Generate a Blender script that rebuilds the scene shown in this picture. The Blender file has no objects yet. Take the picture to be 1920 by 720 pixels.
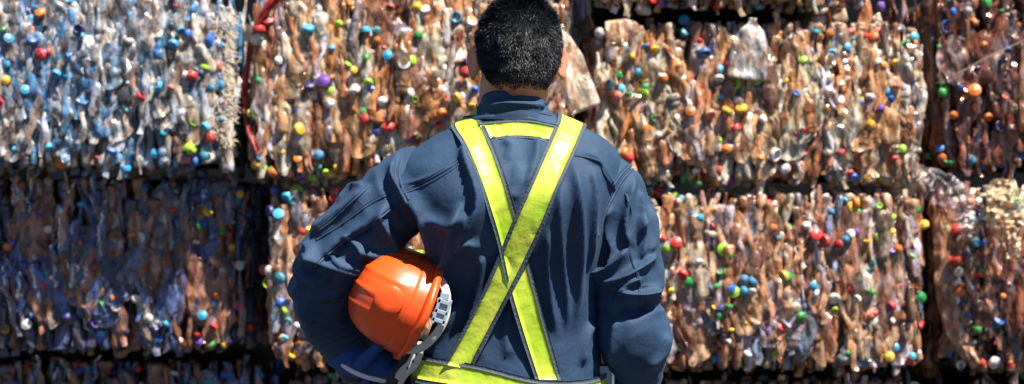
import bpy, math, random
import numpy as np
from mathutils import Vector, Matrix
from mathutils.bvhtree import BVHTree

# ------------------------------------------------------------------ camera, sky, sun
scene = bpy.context.scene
col = scene.collection
R = math.radians
FPX = 3000.0          # focal length in photo pixels (photo is 1920 wide)
CAMZ = 1.35

cam_d = bpy.data.cameras.new('camera')
cam = bpy.data.objects.new('camera', cam_d)
col.objects.link(cam)
cam.location = (0, 0, CAMZ)
cam.rotation_euler = (R(90), 0, 0)
cam_d.sensor_width = 36.0
cam_d.lens = FPX / 1920 * 36.0
cam_d.clip_start = 0.05
cam_d.clip_end = 500
cam_d.dof.use_dof = True
cam_d.dof.focus_distance = 2.90
cam_d.dof.aperture_fstop = 5.6
scene.camera = cam

SUN_EL, SUN_AZ = 60.0, 46.0      # azimuth from behind the camera towards the right
world = bpy.data.worlds.new('World')
scene.world = world
world.use_nodes = True
wn = world.node_tree.nodes
bg = wn['Background']
sky = wn.new('ShaderNodeTexSky')
sky.sky_type = 'NISHITA'
sky.sun_disc = False
sky.sun_elevation = R(SUN_EL)
sky.sun_rotation = R(180 - SUN_AZ)
sky.ozone_density = 3.0
sky.air_density = .65
sky.dust_density = .1
sky.altitude = 1800
world.node_tree.links.new(sky.outputs[0], bg.inputs[0])
bg.inputs[1].default_value = 0.05

sd = bpy.data.lights.new('sun', 'SUN')
sd.energy = 5.0
sd.angle = R(0.6)
sd.color = (1.0, 0.93, 0.83)
sun = bpy.data.objects.new('sun', sd)
col.objects.link(sun)
S = Vector((math.sin(R(SUN_AZ)) * math.cos(R(SUN_EL)), -math.cos(R(SUN_AZ)) * math.cos(R(SUN_EL)), math.sin(R(SUN_EL))))
sun.rotation_euler = S.to_track_quat('Z', 'Y').to_euler()
sun.location = (3, -3, 6)

vs = scene.view_settings
vs.view_transform = 'Standard'
vs.look = 'None'
vs.exposure = 1.4
vs.gamma = 1.0
scene.cycles.max_bounces = 8
scene.cycles.transparent_max_bounces = 16
scene.cycles.caustics_reflective = False
scene.cycles.caustics_refractive = False
scene.cycles.sample_clamp_indirect = 4.0

# ------------------------------------------------------------------ helpers
def tag(o, label=None, cat=None, group=None, kind=None):
    if label: o['label'] = label
    if cat: o['category'] = cat
    if group: o['group'] = group
    if kind: o['kind'] = kind
    return o

def empty(name, loc=(0, 0, 0)):
    o = bpy.data.objects.new(name, None)
    o.empty_display_size = 0.1
    o.location = loc
    col.objects.link(o)
    return o

def mesh_obj(name, V, F, mat, parent=None, smooth=True, tint=None):
    me = bpy.data.meshes.new(name)
    V = np.asarray(V, dtype=float)
    if parent is not None and parent.type == 'EMPTY' and parent.parent is None:
        V = V - np.array(parent.location)
    me.from_pydata(V.tolist(), [], F if isinstance(F, list) else F.tolist())
    me.update()
    if smooth:
        me.polygons.foreach_set('use_smooth', [True] * len(me.polygons))
    if tint is not None:
        a = me.color_attributes.new('tint', 'FLOAT_COLOR', 'POINT')
        c = np.ones((len(V), 4)); c[:, :3] = tint
        a.data.foreach_set('color', c.ravel())
    if mat: me.materials.append(mat)
    o = bpy.data.objects.new(name, me)
    col.objects.link(o)
    if parent is not None: o.parent = parent
    return o

def px(x, y, d):
    """photo pixel -> world point at distance d"""
    return np.array(((x - 960) / FPX * d, d, CAMZ - (y - 360) / FPX * d))

_rt = np.random.RandomState(7)
_tab = _rt.rand(64, 64, 64)
def vnoise(x, y, z):
    """smooth value noise, -1..1, vectorised"""
    x, y, z = np.broadcast_arrays(np.asarray(x, float), np.asarray(y, float), np.asarray(z, float))
    xi, yi, zi = np.floor(x).astype(int), np.floor(y).astype(int), np.floor(z).astype(int)
    xf, yf, zf = x - xi, y - yi, z - zi
    u, v, w = (t * t * t * (t * (t * 6 - 15) + 10) for t in (xf, yf, zf))
    r = 0
    for a in (0, 1):
        for b in (0, 1):
            for c in (0, 1):
                wt = (u if a else 1 - u) * (v if b else 1 - v) * (w if c else 1 - w)
                r = r + wt * _tab[(xi + a) & 63, (yi + b) & 63, (zi + c) & 63]
    return r * 2 - 1

def catmull(P, n):
    P = np.asarray(P, float)
    out = []
    m = len(P)
    ts = np.linspace(0, m - 1, n)
    for t in ts:
        i = min(int(t), m - 2); f = t - i
        p0 = P[i - 1] if i > 0 else 2 * P[0] - P[1]
        p1, p2 = P[i], P[i + 1]
        p3 = P[i + 2] if i + 2 < m else 2 * P[-1] - P[-2]
        out.append(.5 * ((2 * p1) + (p2 - p0) * f + (2 * p0 - 5 * p1 + 4 * p2 - p3) * f * f + (3 * p1 - p0 - 3 * p2 + p3) * f ** 3))
    return np.array(out)

def grid_faces(n, m, wrap=True, off=0):
    """n rows of m points"""
    F = []
    mm = m if wrap else m - 1
    for i in range(n - 1):
        for j in range(mm):
            a = off + i * m + j; b = off + i * m + (j + 1) % m
            F.append((a, b, b + m, a + m))
    return F

class MB:
    """collects geometry into one mesh"""
    def __init__(s): s.V = []; s.F = []; s.T = []; s.n = 0
    def add(s, V, F, tint=None):
        V = np.asarray(V, float)
        s.V.append(V)
        s.F.extend([tuple(int(i) + s.n for i in f) for f in F])
        if tint is not None: s.T.append(np.broadcast_to(np.asarray(tint, float), (len(V), 3)))
        s.n += len(V)
    def tube(s, pts, rad, seg=10, tint=None, n=None, flat=1.0):
        pts = np.asarray(pts, float)
        if n: pts = catmull(pts, n)
        rad = np.interp(np.linspace(0, 1, len(pts)), np.linspace(0, 1, len(np.atleast_1d(rad))), np.atleast_1d(rad)) if not np.isscalar(rad) else np.full(len(pts), rad)
        V = []
        up = np.array((0.02, -1, 0.03))
        for i, p in enumerate(pts):
            t = pts[min(i + 1, len(pts) - 1)] - pts[max(i - 1, 0)]
            t = t / (np.linalg.norm(t) + 1e-9)
            a = np.cross(t, up); a /= np.linalg.norm(a) + 1e-9
            b = np.cross(a, t)
            for k in range(seg):
                th = 2 * math.pi * k / seg
                V.append(p + rad[i] * (math.cos(th) * a + flat * math.sin(th) * b))
        F = grid_faces(len(pts), seg)
        m = len(V)
        V.append(pts[0]); V.append(pts[-1])
        for k in range(seg):
            F.append((m, (k + 1) % seg, k))
            F.append((m + 1, m - seg + k, m - seg + (k + 1) % seg))
        s.add(V, F, tint)
    def ball(s, c, r, tint=None, nu=20, nv=12, rot=None):
        V = []
        for i in range(nv + 1):
            ph = math.pi * i / nv
            for j in range(nu):
                th = 2 * math.pi * j / nu
                V.append((math.sin(ph) * math.cos(th), math.sin(ph) * math.sin(th), math.cos(ph)))
        V = np.array(V) * np.asarray(r)
        if rot is not None: V = V @ np.array(rot).T
        s.add(V + np.asarray(c), grid_faces(nv + 1, nu), tint)
    def box(s, c, h, rot=None, tint=None):
        V = np.array([(x, y, z) for x in (-1, 1) for y in (-1, 1) for z in (-1, 1)], float) * np.asarray(h)
        if rot is not None: V = V @ np.array(rot).T
        s.add(V + np.asarray(c), [(0, 1, 3, 2), (4, 6, 7, 5), (0, 4, 5, 1), (2, 3, 7, 6), (0, 2, 6, 4), (1, 5, 7, 3)], tint)
    def build(s, name, mat, parent=None, smooth=True):
        return mesh_obj(name, np.concatenate(s.V), s.F, mat, parent, smooth, np.concatenate(s.T) if s.T else None)

def evaluated(o, mods):
    """apply modifiers given as (type, dict) and keep the result"""
    for t, kw in mods:
        m = o.modifiers.new(t.lower(), t)
        for k, v in kw.items(): setattr(m, k, v)
    dg = bpy.context.evaluated_depsgraph_get()
    me = bpy.data.meshes.new_from_object(o.evaluated_get(dg))
    o.modifiers.clear()
    old = o.data
    o.data = me
    me.name = old.name
    bpy.data.meshes.remove(old)
    return o

def bevelled(o, w, seg=2):
    m = o.modifiers.new('bevel', 'BEVEL'); m.width = w; m.segments = seg; m.limit_method = 'ANGLE'
    return o

# ------------------------------------------------------------------ materials
def new_mat(name):
    m = bpy.data.materials.new(name); m.use_nodes = True
    nt = m.node_tree
    return m, nt, nt.nodes['Principled BSDF'], nt.nodes['Material Output']

def simple(name, c, rough=0.5, spec=0.5, bump=0, bscale=50, var=0.0, vscale=8, **kw):
    m, nt, b, out = new_mat(name)
    b.inputs['Base Color'].default_value = (*c, 1)
    b.inputs['Roughness'].default_value = rough
    b.inputs['Specular IOR Level'].default_value = spec
    for k, v in kw.items(): b.inputs[k].default_value = v
    tc = nt.nodes.new('ShaderNodeTexCoord')
    if bump:
        n = nt.nodes.new('ShaderNodeTexNoise'); n.inputs['Scale'].default_value = bscale; n.inputs['Detail'].default_value = 5
        bp = nt.nodes.new('ShaderNodeBump'); bp.inputs['Strength'].default_value = bump; bp.inputs['Distance'].default_value = 0.01
        nt.links.new(tc.outputs['Object'], n.inputs['Vector'])
        nt.links.new(n.outputs['Fac'], bp.inputs['Height']); nt.links.new(bp.outputs[0], b.inputs['Normal'])
    if var:
        n = nt.nodes.new('ShaderNodeTexNoise'); n.inputs['Scale'].default_value = vscale; n.inputs['Detail'].default_value = 6
        nt.links.new(tc.outputs['Object'], n.inputs['Vector'])
        cr = nt.nodes.new('ShaderNodeValToRGB')
        cr.color_ramp.elements[0].position = .3; cr.color_ramp.elements[1].position = .7
        cr.color_ramp.elements[0].color = (*[x * (1 - var) for x in c], 1)
        cr.color_ramp.elements[1].color = (*[min(1, x * (1 + var)) for x in c], 1)
        nt.links.new(n.outputs['Fac'], cr.inputs[0]); nt.links.new(cr.outputs[0], b.inputs['Base Color'])
    return m

def plastic_mat(name, from_attr, clear=0.47):
    """dirty crumpled PET: glossy, part see-through, tinted by the object's colour or a mesh attribute"""
    m, nt, b, out = new_mat(name)
    N, L = nt.nodes, nt.links
    if from_attr:
        src = N.new('ShaderNodeAttribute'); src.attribute_name = 'tint'; c = src.outputs['Color']
    else:
        src = N.new('ShaderNodeObjectInfo'); c = src.outputs['Color']
    geo = N.new('ShaderNodeNewGeometry')
    mp = N.new('ShaderNodeMapping'); mp.inputs['Scale'].default_value = (1, 1, 0.48)
    L.new(geo.outputs['Position'], mp.inputs['Vector'])
    n1 = N.new('ShaderNodeTexNoise'); n1.inputs['Scale'].default_value = 30; n1.inputs['Detail'].default_value = 2; n1.inputs['Roughness'].default_value = .55
    L.new(mp.outputs[0], n1.inputs['Vector'])
    rp = N.new('ShaderNodeValToRGB')
    e = rp.color_ramp.elements
    e[0].position = .34; e[0].color = (.42, .24, .15, 1)
    e[1].position = .70; e[1].color = (1.5, 1.45, 1.4, 1)  # near-white stop paints highlights into the mottle
    em = e.new(.45); em.color = (1.1, .80, .56, 1)
    em = e.new(.53); em.color = (1.2, 1.13, 1.04, 1)
    em = e.new(.61); em.color = (.92, .98, 1.12, 1)
    L.new(n1.outputs['Fac'], rp.inputs[0])
    mx = N.new('ShaderNodeMix'); mx.data_type = 'RGBA'; mx.blend_type = 'MULTIPLY'; mx.inputs[0].default_value = .85
    L.new(c, mx.inputs[6]); L.new(rp.outputs[0], mx.inputs[7])
    L.new(mx.outputs[2], b.inputs['Base Color'])
    n2 = N.new('ShaderNodeTexNoise'); n2.inputs['Scale'].default_value = 38; n2.inputs['Detail'].default_value = 2
    L.new(mp.outputs[0], n2.inputs['Vector'])
    bp = N.new('ShaderNodeBump'); bp.inputs['Strength'].default_value = .6; bp.inputs['Distance'].default_value = 0.012
    vo = N.new('ShaderNodeTexVoronoi'); vo.inputs['Scale'].default_value = 36
    wob = N.new('ShaderNodeMix'); wob.data_type = 'VECTOR'; wob.inputs[0].default_value = .03
    L.new(mp.outputs[0], wob.inputs[4]); L.new(n2.outputs['Color'], wob.inputs[5]); L.new(wob.outputs[1], vo.inputs['Vector'])
    hsum = N.new('ShaderNodeMath'); hsum.operation = 'MULTIPLY_ADD'; hsum.inputs[1].default_value = 1.2
    L.new(vo.outputs['Distance'], hsum.inputs[0]); L.new(n2.outputs['Fac'], hsum.inputs[2])
    L.new(hsum.outputs[0], bp.inputs['Height']); L.new(bp.outputs[0], b.inputs['Normal'])
    n2.inputs['Detail'].default_value = 4; n2.inputs['Roughness'].default_value = .55
    b.inputs['Roughness'].default_value = .45
    b.inputs['Specular IOR Level'].default_value = .3
    # clear where the film is clean, milky where it is dirty or creased
    n3 = N.new('ShaderNodeTexNoise'); n3.inputs['Scale'].default_value = 34; n3.inputs['Detail'].default_value = 3
    mp3 = N.new('ShaderNodeMapping'); mp3.inputs['Location'].default_value = (7, 3, 1); mp3.inputs['Scale'].default_value = (1, 1, .45)
    L.new(geo.outputs['Position'], mp3.inputs['Vector']); L.new(mp3.outputs[0], n3.inputs['Vector'])
    mr = N.new('ShaderNodeMapRange'); mr.inputs[1].default_value = .38; mr.inputs[2].default_value = .62
    mr.inputs[3].default_value = clear + .22; mr.inputs[4].default_value = clear - .27
    L.new(n3.outputs['Fac'], mr.inputs[0])
    gm = N.new('ShaderNodeGamma'); gm.inputs[1].default_value = .65; L.new(c, gm.inputs[0])
    tr = N.new('ShaderNodeBsdfTransparent'); L.new(gm.outputs[0], tr.inputs[0])
    tl = N.new('ShaderNodeBsdfTranslucent'); L.new(mx.outputs[2], tl.inputs[0])
    ms2 = N.new('ShaderNodeMixShader'); ms2.inputs[0].default_value = .25
    L.new(b.outputs[0], ms2.inputs[1]); L.new(tl.outputs[0], ms2.inputs[2])
    ms = N.new('ShaderNodeMixShader'); L.new(mr.outputs[0], ms.inputs[0])
    L.new(ms2.outputs[0], ms.inputs[1]); L.new(tr.outputs[0], ms.inputs[2])
    fr = N.new('ShaderNodeFresnel'); fr.inputs[0].default_value = 1.6; L.new(bp.outputs[0], fr.inputs[1])
    gl = N.new('ShaderNodeBsdfGlossy'); gl.inputs['Roughness'].default_value = .24; L.new(bp.outputs[0], gl.inputs['Normal'])
    mf = N.new('ShaderNodeMixShader'); L.new(fr.outputs[0], mf.inputs[0])
    L.new(ms.outputs[0], mf.inputs[1]); L.new(gl.outputs[0], mf.inputs[2])
    L.new(mf.outputs[0], out.inputs[0])
    return m

M_PET = plastic_mat('crushed_pet', False)
M_PETS = plastic_mat('crushed_pet_scraps', True)
M_FILM = plastic_mat('clear_film', True, .66)
def cap_mat(name, attr):
    m, nt, b, out = new_mat(name)
    if attr:
        s = nt.nodes.new('ShaderNodeAttribute'); s.attribute_name = 'tint'; c = s.outputs['Color']
    else:
        s = nt.nodes.new('ShaderNodeObjectInfo'); c = s.outputs['Color']
    geo = nt.nodes.new('ShaderNodeNewGeometry')
    n = nt.nodes.new('ShaderNodeTexNoise'); n.inputs['Scale'].default_value = 70; n.inputs['Detail'].default_value = 4
    nt.links.new(geo.outputs['Position'], n.inputs['Vector'])
    mr = nt.nodes.new('ShaderNodeMapRange'); mr.inputs[1].default_value = .48; mr.inputs[2].default_value = .68; mr.inputs[4].default_value = .75
    nt.links.new(n.outputs['Fac'], mr.inputs[0])
    mx = nt.nodes.new('ShaderNodeMix'); mx.data_type = 'RGBA'; mx.inputs[7].default_value = (.20, .13, .09, 1)
    nt.links.new(mr.outputs[0], mx.inputs[0]); nt.links.new(c, mx.inputs[6]); nt.links.new(mx.outputs[2], b.inputs['Base Color'])
    b.inputs['Roughness'].default_value = .42
    return m
M_CAP = cap_mat('cap_plastic', False)
M_CAPS = cap_mat('cap_plastic_scraps', True)
M_CORE = simple('packed_plastic', (.055, .037, .030), .5, .4, bump=.8, bscale=40, var=.7, vscale=25)
M_GROUND = simple('asphalt', (.05, .048, .046), .9, .3, bump=.3, bscale=30, var=.25, vscale=3)
M_BACKING = simple('gap_black', (.004, .005, .007), .9, .1, bump=.2, bscale=20, var=.3)  # near-black, so the shade of the gaps is in the colour

# ------------------------------------------------------------------ ground and a black backing wall added to darken the gaps in the stack
g = MB()
g.add([(-60, -60, 0), (60, -60, 0), (60, 60, 0), (-60, 60, 0)], [(0, 1, 2, 3)])
tag(g.build('ground', M_GROUND, smooth=False), 'plain dark asphalt yard under the bale stack', 'ground', kind='structure')
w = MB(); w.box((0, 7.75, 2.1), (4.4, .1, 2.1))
tag(w.build('backing_wall', M_BACKING, smooth=False), 'added black backing wall that makes the gaps between the bales dark', 'wall')

# ------------------------------------------------------------------ crushed bottles and caps (shared meshes)
rng = np.random.RandomState(11)
def bottle_geo(r, L, W, D):
    n, m = 26, 16
    t = np.linspace(0, 1, n)
    prof = np.interp(t, [0, .03, .12, .45, .62, .80, .86, 1], [.55, .9, 1, .92, 1, .42, .28, .26])
    s0, s1, s2, s3 = r.rand(4) * 50
    w_ = prof * (.82 + .30 * vnoise(t * 2.4 + s0, s1, 0)); d_ = prof * (.8 + .3 * vnoise(t * 2 + s2, s3, 0))
    nr = r.randint(2, 5); ar = r.uniform(.10, .30)
    # creases across the body
    for _ in range(r.randint(1, 4)):
        c = r.uniform(.08, .75); k = .9 - r.rand() * .3
        g_ = np.exp(-((t - c) / .025) ** 2); w_ *= 1 - (1 - k) * g_; d_ *= 1 - (1 - k) * g_
    cx = .20 * W * vnoise(t * 2.0 + s1, s0, 3) + W * .16 * np.sin(t * 3 + s2)
    cy = .25 * D * vnoise(t * 2.5 + s3, s2, 5)
    tw = r.uniform(-1, 1) * t
    V = []
    for i in range(n):
        th = np.linspace(0, 2 * math.pi, m, endpoint=False)
        q = 1 + .12 * vnoise(np.cos(th) * 1.6 + s0, np.sin(th) * 1.6 + s1, t[i] * 7) - ar * np.abs(np.sin(nr * th * .5 + s3 + 2.2 * vnoise(t[i] * 3, s0, 1)))
        if t[i] > .84: q = 1
        x = W / 2 * w_[i] * np.cos(th) * q; y = D / 2 * d_[i] * np.sin(th) * q
        c, s_ = math.cos(tw[i]), math.sin(tw[i])
        X = x * c - y * s_ * .5; Y = x * s_ * .5 + y * c
        V.append(np.stack([X + cx[i], Y + cy[i], np.full(m, (t[i] - .5) * L)], 1))
    V = np.concatenate(V)
    F = grid_faces(n, m)
    k = len(V)
    V = np.vstack([V, [[cx[0], cy[0], -.47 * L], [cx[-1], cy[-1], .5 * L]]])
    for j in range(m):
        F.append((k, (j + 1) % m, j)); F.append((k + 1, k - m + j, k - m + (j + 1) % m))
    return V, F, np.array((cx[-1], cy[-1], .5 * L))

VAR = []
for i in range(30):
    L = rng.uniform(.18, .38); W = rng.uniform(.044, .095) * (.8 + .6 * L); D = rng.uniform(.04, .07)
    if i >= 26: W *= 1.45; L = rng.uniform(.2, .28)          # a few bottles pressed flat, seen broadside
    V, F, tip = bottle_geo(rng, L, W, D)
    me = bpy.data.meshes.new('crushed_bottle'); me.from_pydata(V.tolist(), [], F); me.update()
    me.polygons.foreach_set('use_smooth', (rng.rand(len(F)) > .3).tolist())
    me.materials.append(M_PET)
    VAR.append(dict(V=V, F=F, tip=tip, L=L, W=W, me=me))

def cap_geo(r, h, ridges=20):
    prof = [(0.0, h), (r * .62, h), (r * .66, h - .0012), (r * .9, h), (r, h - .002), (r, .002), (r * .97, 0), (r * .8, 0), (r * .78, h * .7), (0.0, h * .7)]
    m = ridges
    V = []
    for k, (a, z) in enumerate(prof):
        for j in range(m):
            th = 2 * math.pi * j / m
            q = a * (1.02 if (k in (4, 5) and j % 2) else 1)
            V.append((q * math.cos(th), q * math.sin(th), z - h / 2))
    return np.array(V), grid_faces(len(prof), m)
CAPS = []
for r_, h_ in ((.0165, .016), (.0175, .020), (.015, .013), (.0205, .017)):
    V, F = cap_geo(r_, h_)
    me = bpy.data.meshes.new('bottle_cap'); me.from_pydata(V.tolist(), [], F); me.update()
    me.polygons.foreach_set('use_smooth', [True] * len(F))
    me.materials.append(M_CAP)
    CAPS.append(dict(V=V, F=F, me=me))

CC = dict(blue=(.01, .12, .50), sky=(.03, .36, .65), teal=(.02, .30, .42), navy=(.015, .03, .20), red=(.62, .03, .03), white=(.78, .76, .72),
          orange=(.80, .20, .02), yellow=(.80, .48, .03), green=(.01, .30, .06), lime=(.36, .66, .03), purple=(.16, .06, .40), pink=(.75, .12, .32), salmon=(.75, .22, .16))
PB = dict(  # lavender entries stand in for cool sky reflection on the plastic
    grey=[((.50, .53, .62), 5), ((.80, .78, .78), 5), ((.18, .42, .74), 4), ((.02, .34, .80), 4), ((.52, .32, .19), 3), ((.92, .90, .86), 4), ((.16, .20, .28), 2)],
    beige=[((.90, .46, .18), 5), ((.95, .66, .40), 5), ((1.0, .90, .74), 7), ((.66, .25, .08), 4), ((.70, .70, .84), 4), ((.95, .36, .05), 2), ((.30, .11, .05), 2)],
    brown=[((.78, .38, .16), 5), ((.90, .58, .34), 5), ((.52, .20, .08), 4), ((.62, .60, .76), 5), ((.98, .86, .66), 4), ((.26, .46, .80), 1), ((.24, .10, .05), 3)],
    dim=[((.22, .32, .55), 4), ((.70, .32, .15), 6), ((.04, .20, .62), 6), ((.75, .60, .52), 3), ((.06, .10, .28), 4), ((.58, .22, .10), 4)],  # darker tints: part of these bales' shade is in the colour
    rust=[((.46, .15, .07), 5), ((.58, .30, .17), 4), ((.26, .09, .05), 5), ((.50, .40, .42), 2), ((.10, .05, .04), 4)],  # lowered tints: shade mixed into the reddish brown
)
PC = dict(
    grey=dict(sky=9, blue=8, teal=4, white=5, red=4, orange=2, green=2, lime=1, pink=1, salmon=2, navy=3),
    beige=dict(sky=3, blue=3, white=6, red=5, orange=5, yellow=4, green=4, lime=2, teal=2, purple=1, salmon=3),
    brown=dict(sky=4, blue=4, white=6, red=6, orange=4, yellow=3, green=4, lime=3, teal=2, purple=1, navy=2, salmon=1),
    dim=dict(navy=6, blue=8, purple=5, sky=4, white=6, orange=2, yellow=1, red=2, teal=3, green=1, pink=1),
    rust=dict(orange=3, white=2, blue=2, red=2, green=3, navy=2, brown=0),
)
def pick(r, pal):
    if isinstance(pal, dict):
        ks = [k for k in pal if pal[k] > 0]; w = np.array([pal[k] for k in ks], float)
        return np.array(CC[ks[r.choice(len(ks), p=w / w.sum())]])
    w = np.array([p[1] for p in pal], float)
    c = np.array(pal[r.choice(len(pal), p=w / w.sum())][0])
    return c * .74 + .26 * (sum(np.array(q) * k for q, k in pal) / w.sum())

def frame(nrm, up_ang):
    """columns: local x, y, z of a bottle lying on a face with outward normal nrm; its length (local z) turned by up_ang"""
    n_ = np.asarray(nrm, float); n_ /= np.linalg.norm(n_)
    up = np.array((0, 0, 1.0)); side = np.cross(n_, up); side /= np.linalg.norm(side) + 1e-9
    up = np.cross(side, n_)
    z = up * math.cos(up_ang) + side * math.sin(up_ang)
    x = np.cross(z, n_)
    return np.stack([x, -n_, z], 1)

SURF = {}
def on_face(root, x, y):
    """distance of a bale's front surface at a photo pixel"""
    f, c, d = SURF[root.name]
    p = px(x, y, d)
    return d + f(p[0] - c[0], p[2] - c[2])[0]
BALE_GROUP = 'bales of crushed plastic bottles stacked in a wall'
def bale(x0, x1, y0, y1, d, pal, label, seed, depth=1.0, tilt=0.0, dense=1.0, capn=95, topopen=False):
    """x0..x1, y0..y1: the bale's front face in photo pixels, at distance d"""
    r = np.random.RandomState(seed)
    a = (x1 - x0) / 2 / FPX * d; hgt = (y1 - y0) / FPX * d; h = hgt / 2
    c = px((x0 + x1) / 2, (y0 + y1) / 2, d)
    root = empty('plastic_bale', (c[0], c[1], c[2] - h))
    root.rotation_euler = (0, tilt, 0)
    tag(root, label, 'bale', BALE_GROUP)
    Rr = .085                                    # edge rounding
    def surf(x, z):
        """front surface offset and normal at x, z (centre-relative)"""
        ex = max(0, abs(x) - (a - Rr)) / Rr; ez = max(0, abs(z) - (h - Rr * .7)) / (Rr * .7)
        ex, ez = min(ex, 1.0), min(ez, 1.0)
        q = min(1.0, math.hypot(ex, ez))
        y = Rr * (1 - math.sqrt(max(0, 1 - q * q))) * .9
        bulge = -.075 * (1 - (x / a) ** 2) * (1 - (z / h) ** 2) + .022 * float(vnoise(x * 4 + seed, z * 5, seed * .7))
        nrm = np.array((math.copysign(ex, x) * 1.1, -1.0 * (1.15 - q), math.copysign(ez, z) * .5))
        return y + bulge, nrm
    Rc = .17
    def zlim(x):
        e_ = max(0, abs(x) - (a - Rc))
        return h - (Rc - math.sqrt(max(1e-6, Rc * Rc - min(e_, Rc * .97) ** 2))) * .8
    # packed body
    nu, nv = 64, 34
    V = []; F = []
    def sup(th, p): return np.sign(math.cos(th)) * abs(math.cos(th)) ** p, np.sign(math.sin(th)) * abs(math.sin(th)) ** p
    for i in range(nv + 1):
        ph = -math.pi / 2 + math.pi * i / nv
        cz, sz = sup(ph, .22)
        for j in range(nu):
            cx_, cy_ = sup(2 * math.pi * j / nu, .25)
            p = np.array((cx_ * cz * (a - .035), cy_ * cz * (depth / 2 - .02), sz * (h - .012)))
            k = .014 * float(vnoise(p[0] * 25, p[1] * 25, p[2] * 12 + seed))
            V.append((p[0] * (1 + k), p[1] * (1 + k) + depth / 2 + .035, p[2] + h + .0))
    F = grid_faces(nv + 1, nu)
    me = bpy.data.meshes.new('packed_core'); me.from_pydata([tuple(v) for v in V], [], F); me.update()
    me.polygons.foreach_set('use_smooth', [True] * len(F)); me.materials.append(M_CORE)
    core = bpy.data.objects.new('packed_core', me); col.objects.link(core); core.parent = root
    # columns of bottles across the front
    items = []
    x = -a + .026
    while x < a - .024:
        hz = zlim(x) + r.uniform(-.004, .004)
        z = -hz + r.uniform(0, .02) - (.12 if r.rand() < .5 else 0)
        while z < hz - .05:
            k = r.randint(26) if r.rand() > .07 else r.randint(26, 30)
            sc = r.uniform(.78, 1.12); L = VAR[k]['L'] * sc
            zc = z + L / 2
            lo, hi = max(z, -hz + .004), min(z + L, hz - .004)
            z += L * r.uniform(.72, .92)
            if hi - lo < .06: continue
            sc = min(sc, max(.5, (hi - lo) / VAR[k]['L'])); L = VAR[k]['L'] * sc
            zc = (lo + hi) / 2
            if L > hi - lo: zc = min(max(zc, -hz + L / 2), hz - L / 2)
            xx = x + r.normal() * .010
            items.append((min(max(xx, -a + .022), a - .022), zc, k, sc, 0.0))
        x += r.uniform(.031, .043) / dense
    for _ in range(int(55 * dense)):              # a looser outer layer
        k = r.randint(26) if r.rand() > .15 else r.randint(26, 30)
        sc = r.uniform(.6, 1.0)
        L = VAR[k]['L'] * sc; items.append((r.uniform(-a + .06, a - .06), r.uniform(-h + L / 2, h - L / 2), k, sc, -.015))
    for _ in range(125):                          # bottles behind the outer ones
        k = r.randint(26); sc = r.uniform(.8, 1.1); L = VAR[k]['L'] * sc
        items.append((r.uniform(-a + .04, a - .04), r.uniform(-h + L / 2 + .01, h - L / 2 - .01), k, sc, .035))
    nrim = int(a / .020)
    for q in range(nrim):                         # bottle ends folded under along the bottom edge
        bx = -a + .06 + (2 * a - .12) * (q + r.rand() * .6) / nrim
        items.append((bx, -zlim(bx) + r.uniform(.028, .045), r.randint(26), -r.uniform(.26, .40), r.uniform(-.006, .02)))
        if q % 2: items.append((bx, zlim(bx) - r.uniform(.028, .045), r.randint(26), -r.uniform(.26, .40), r.uniform(0, .02)))
    big = []
    for (bx, bz, k, sc, off) in items:
        wid = 1.0
        if sc < 0: wid = 2.3; sc = -sc
        y, nrm = surf(bx, bz)
        ang = .17 * float(vnoise(bx * 3.5 + seed, bz * 3, 1.3)) + r.normal() * (.07 if off == 0 else .15)
        if abs(bx) > a - .07: ang *= .5
        if r.rand() < (.06 if bz < -h * .25 else .94 if bz > h * .35 else .5): ang += math.pi
        flow = .018 * float(vnoise(bz * 6, bx * 3, seed + .5))
        p = np.array((bx + flow, y + off + .012 + r.normal() * .009, bz + h))
        B = frame(nrm, ang) @ np.diag((wid, r.uniform(.8, 1.3) * wid, 1))
        w_ = root.location[0] + p[0]
        sx = 960 + (c[0] + p[0]) / d * FPX; sy = 360 - (root.location[2] + p[2] - CAMZ) / d * FPX
        vis = -40 < sx < 1960 and -50 < sy < 770
        big.append((vis, VAR[k]['L'] * VAR[k]['W'] * sc * sc + (0.004 if off < 0 else -.03 if off > 0 else 0), p, B, k, sc, pick(r, PB[pal]) * r.uniform(.42, 1.08)))
    big.sort(key=lambda q: (not q[0], -q[1]))
    sm = MB(); ncap = 0
    cm = MB()
    for i, (vis, size, p, B, k, sc, tint) in enumerate(big):
        if vis and i < 100:
            o = bpy.data.objects.new('crushed_bottle', VAR[k]['me']); col.objects.link(o)
            o.parent = root
            M = Matrix([[*(B[q] * sc), p[q]] for q in range(3)] + [[0, 0, 0, 1]])
            o.matrix_local = M
            o.color = (*np.clip(tint, 0, 1), 1)
            if r.rand() < .3:                     # a cap still on its neck
                q = r.randint(3)
                cp = bpy.data.objects.new('bottle_cap', CAPS[q]['me']); col.objects.link(cp)
                cp.parent = o
                s_ = 1.0 / sc
                t_ = VAR[k]['tip']
                cp.matrix_local = Matrix.Translation(Vector(t_)) @ Matrix.Diagonal((s_, s_, s_, 1))
                cp.color = (*pick(r, PC[pal]), 1)
        else:
            sm.add((VAR[k]['V'] * sc) @ B.T + p + np.array(root.location), VAR[k]['F'], np.clip(tint, 0, 1))
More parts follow.
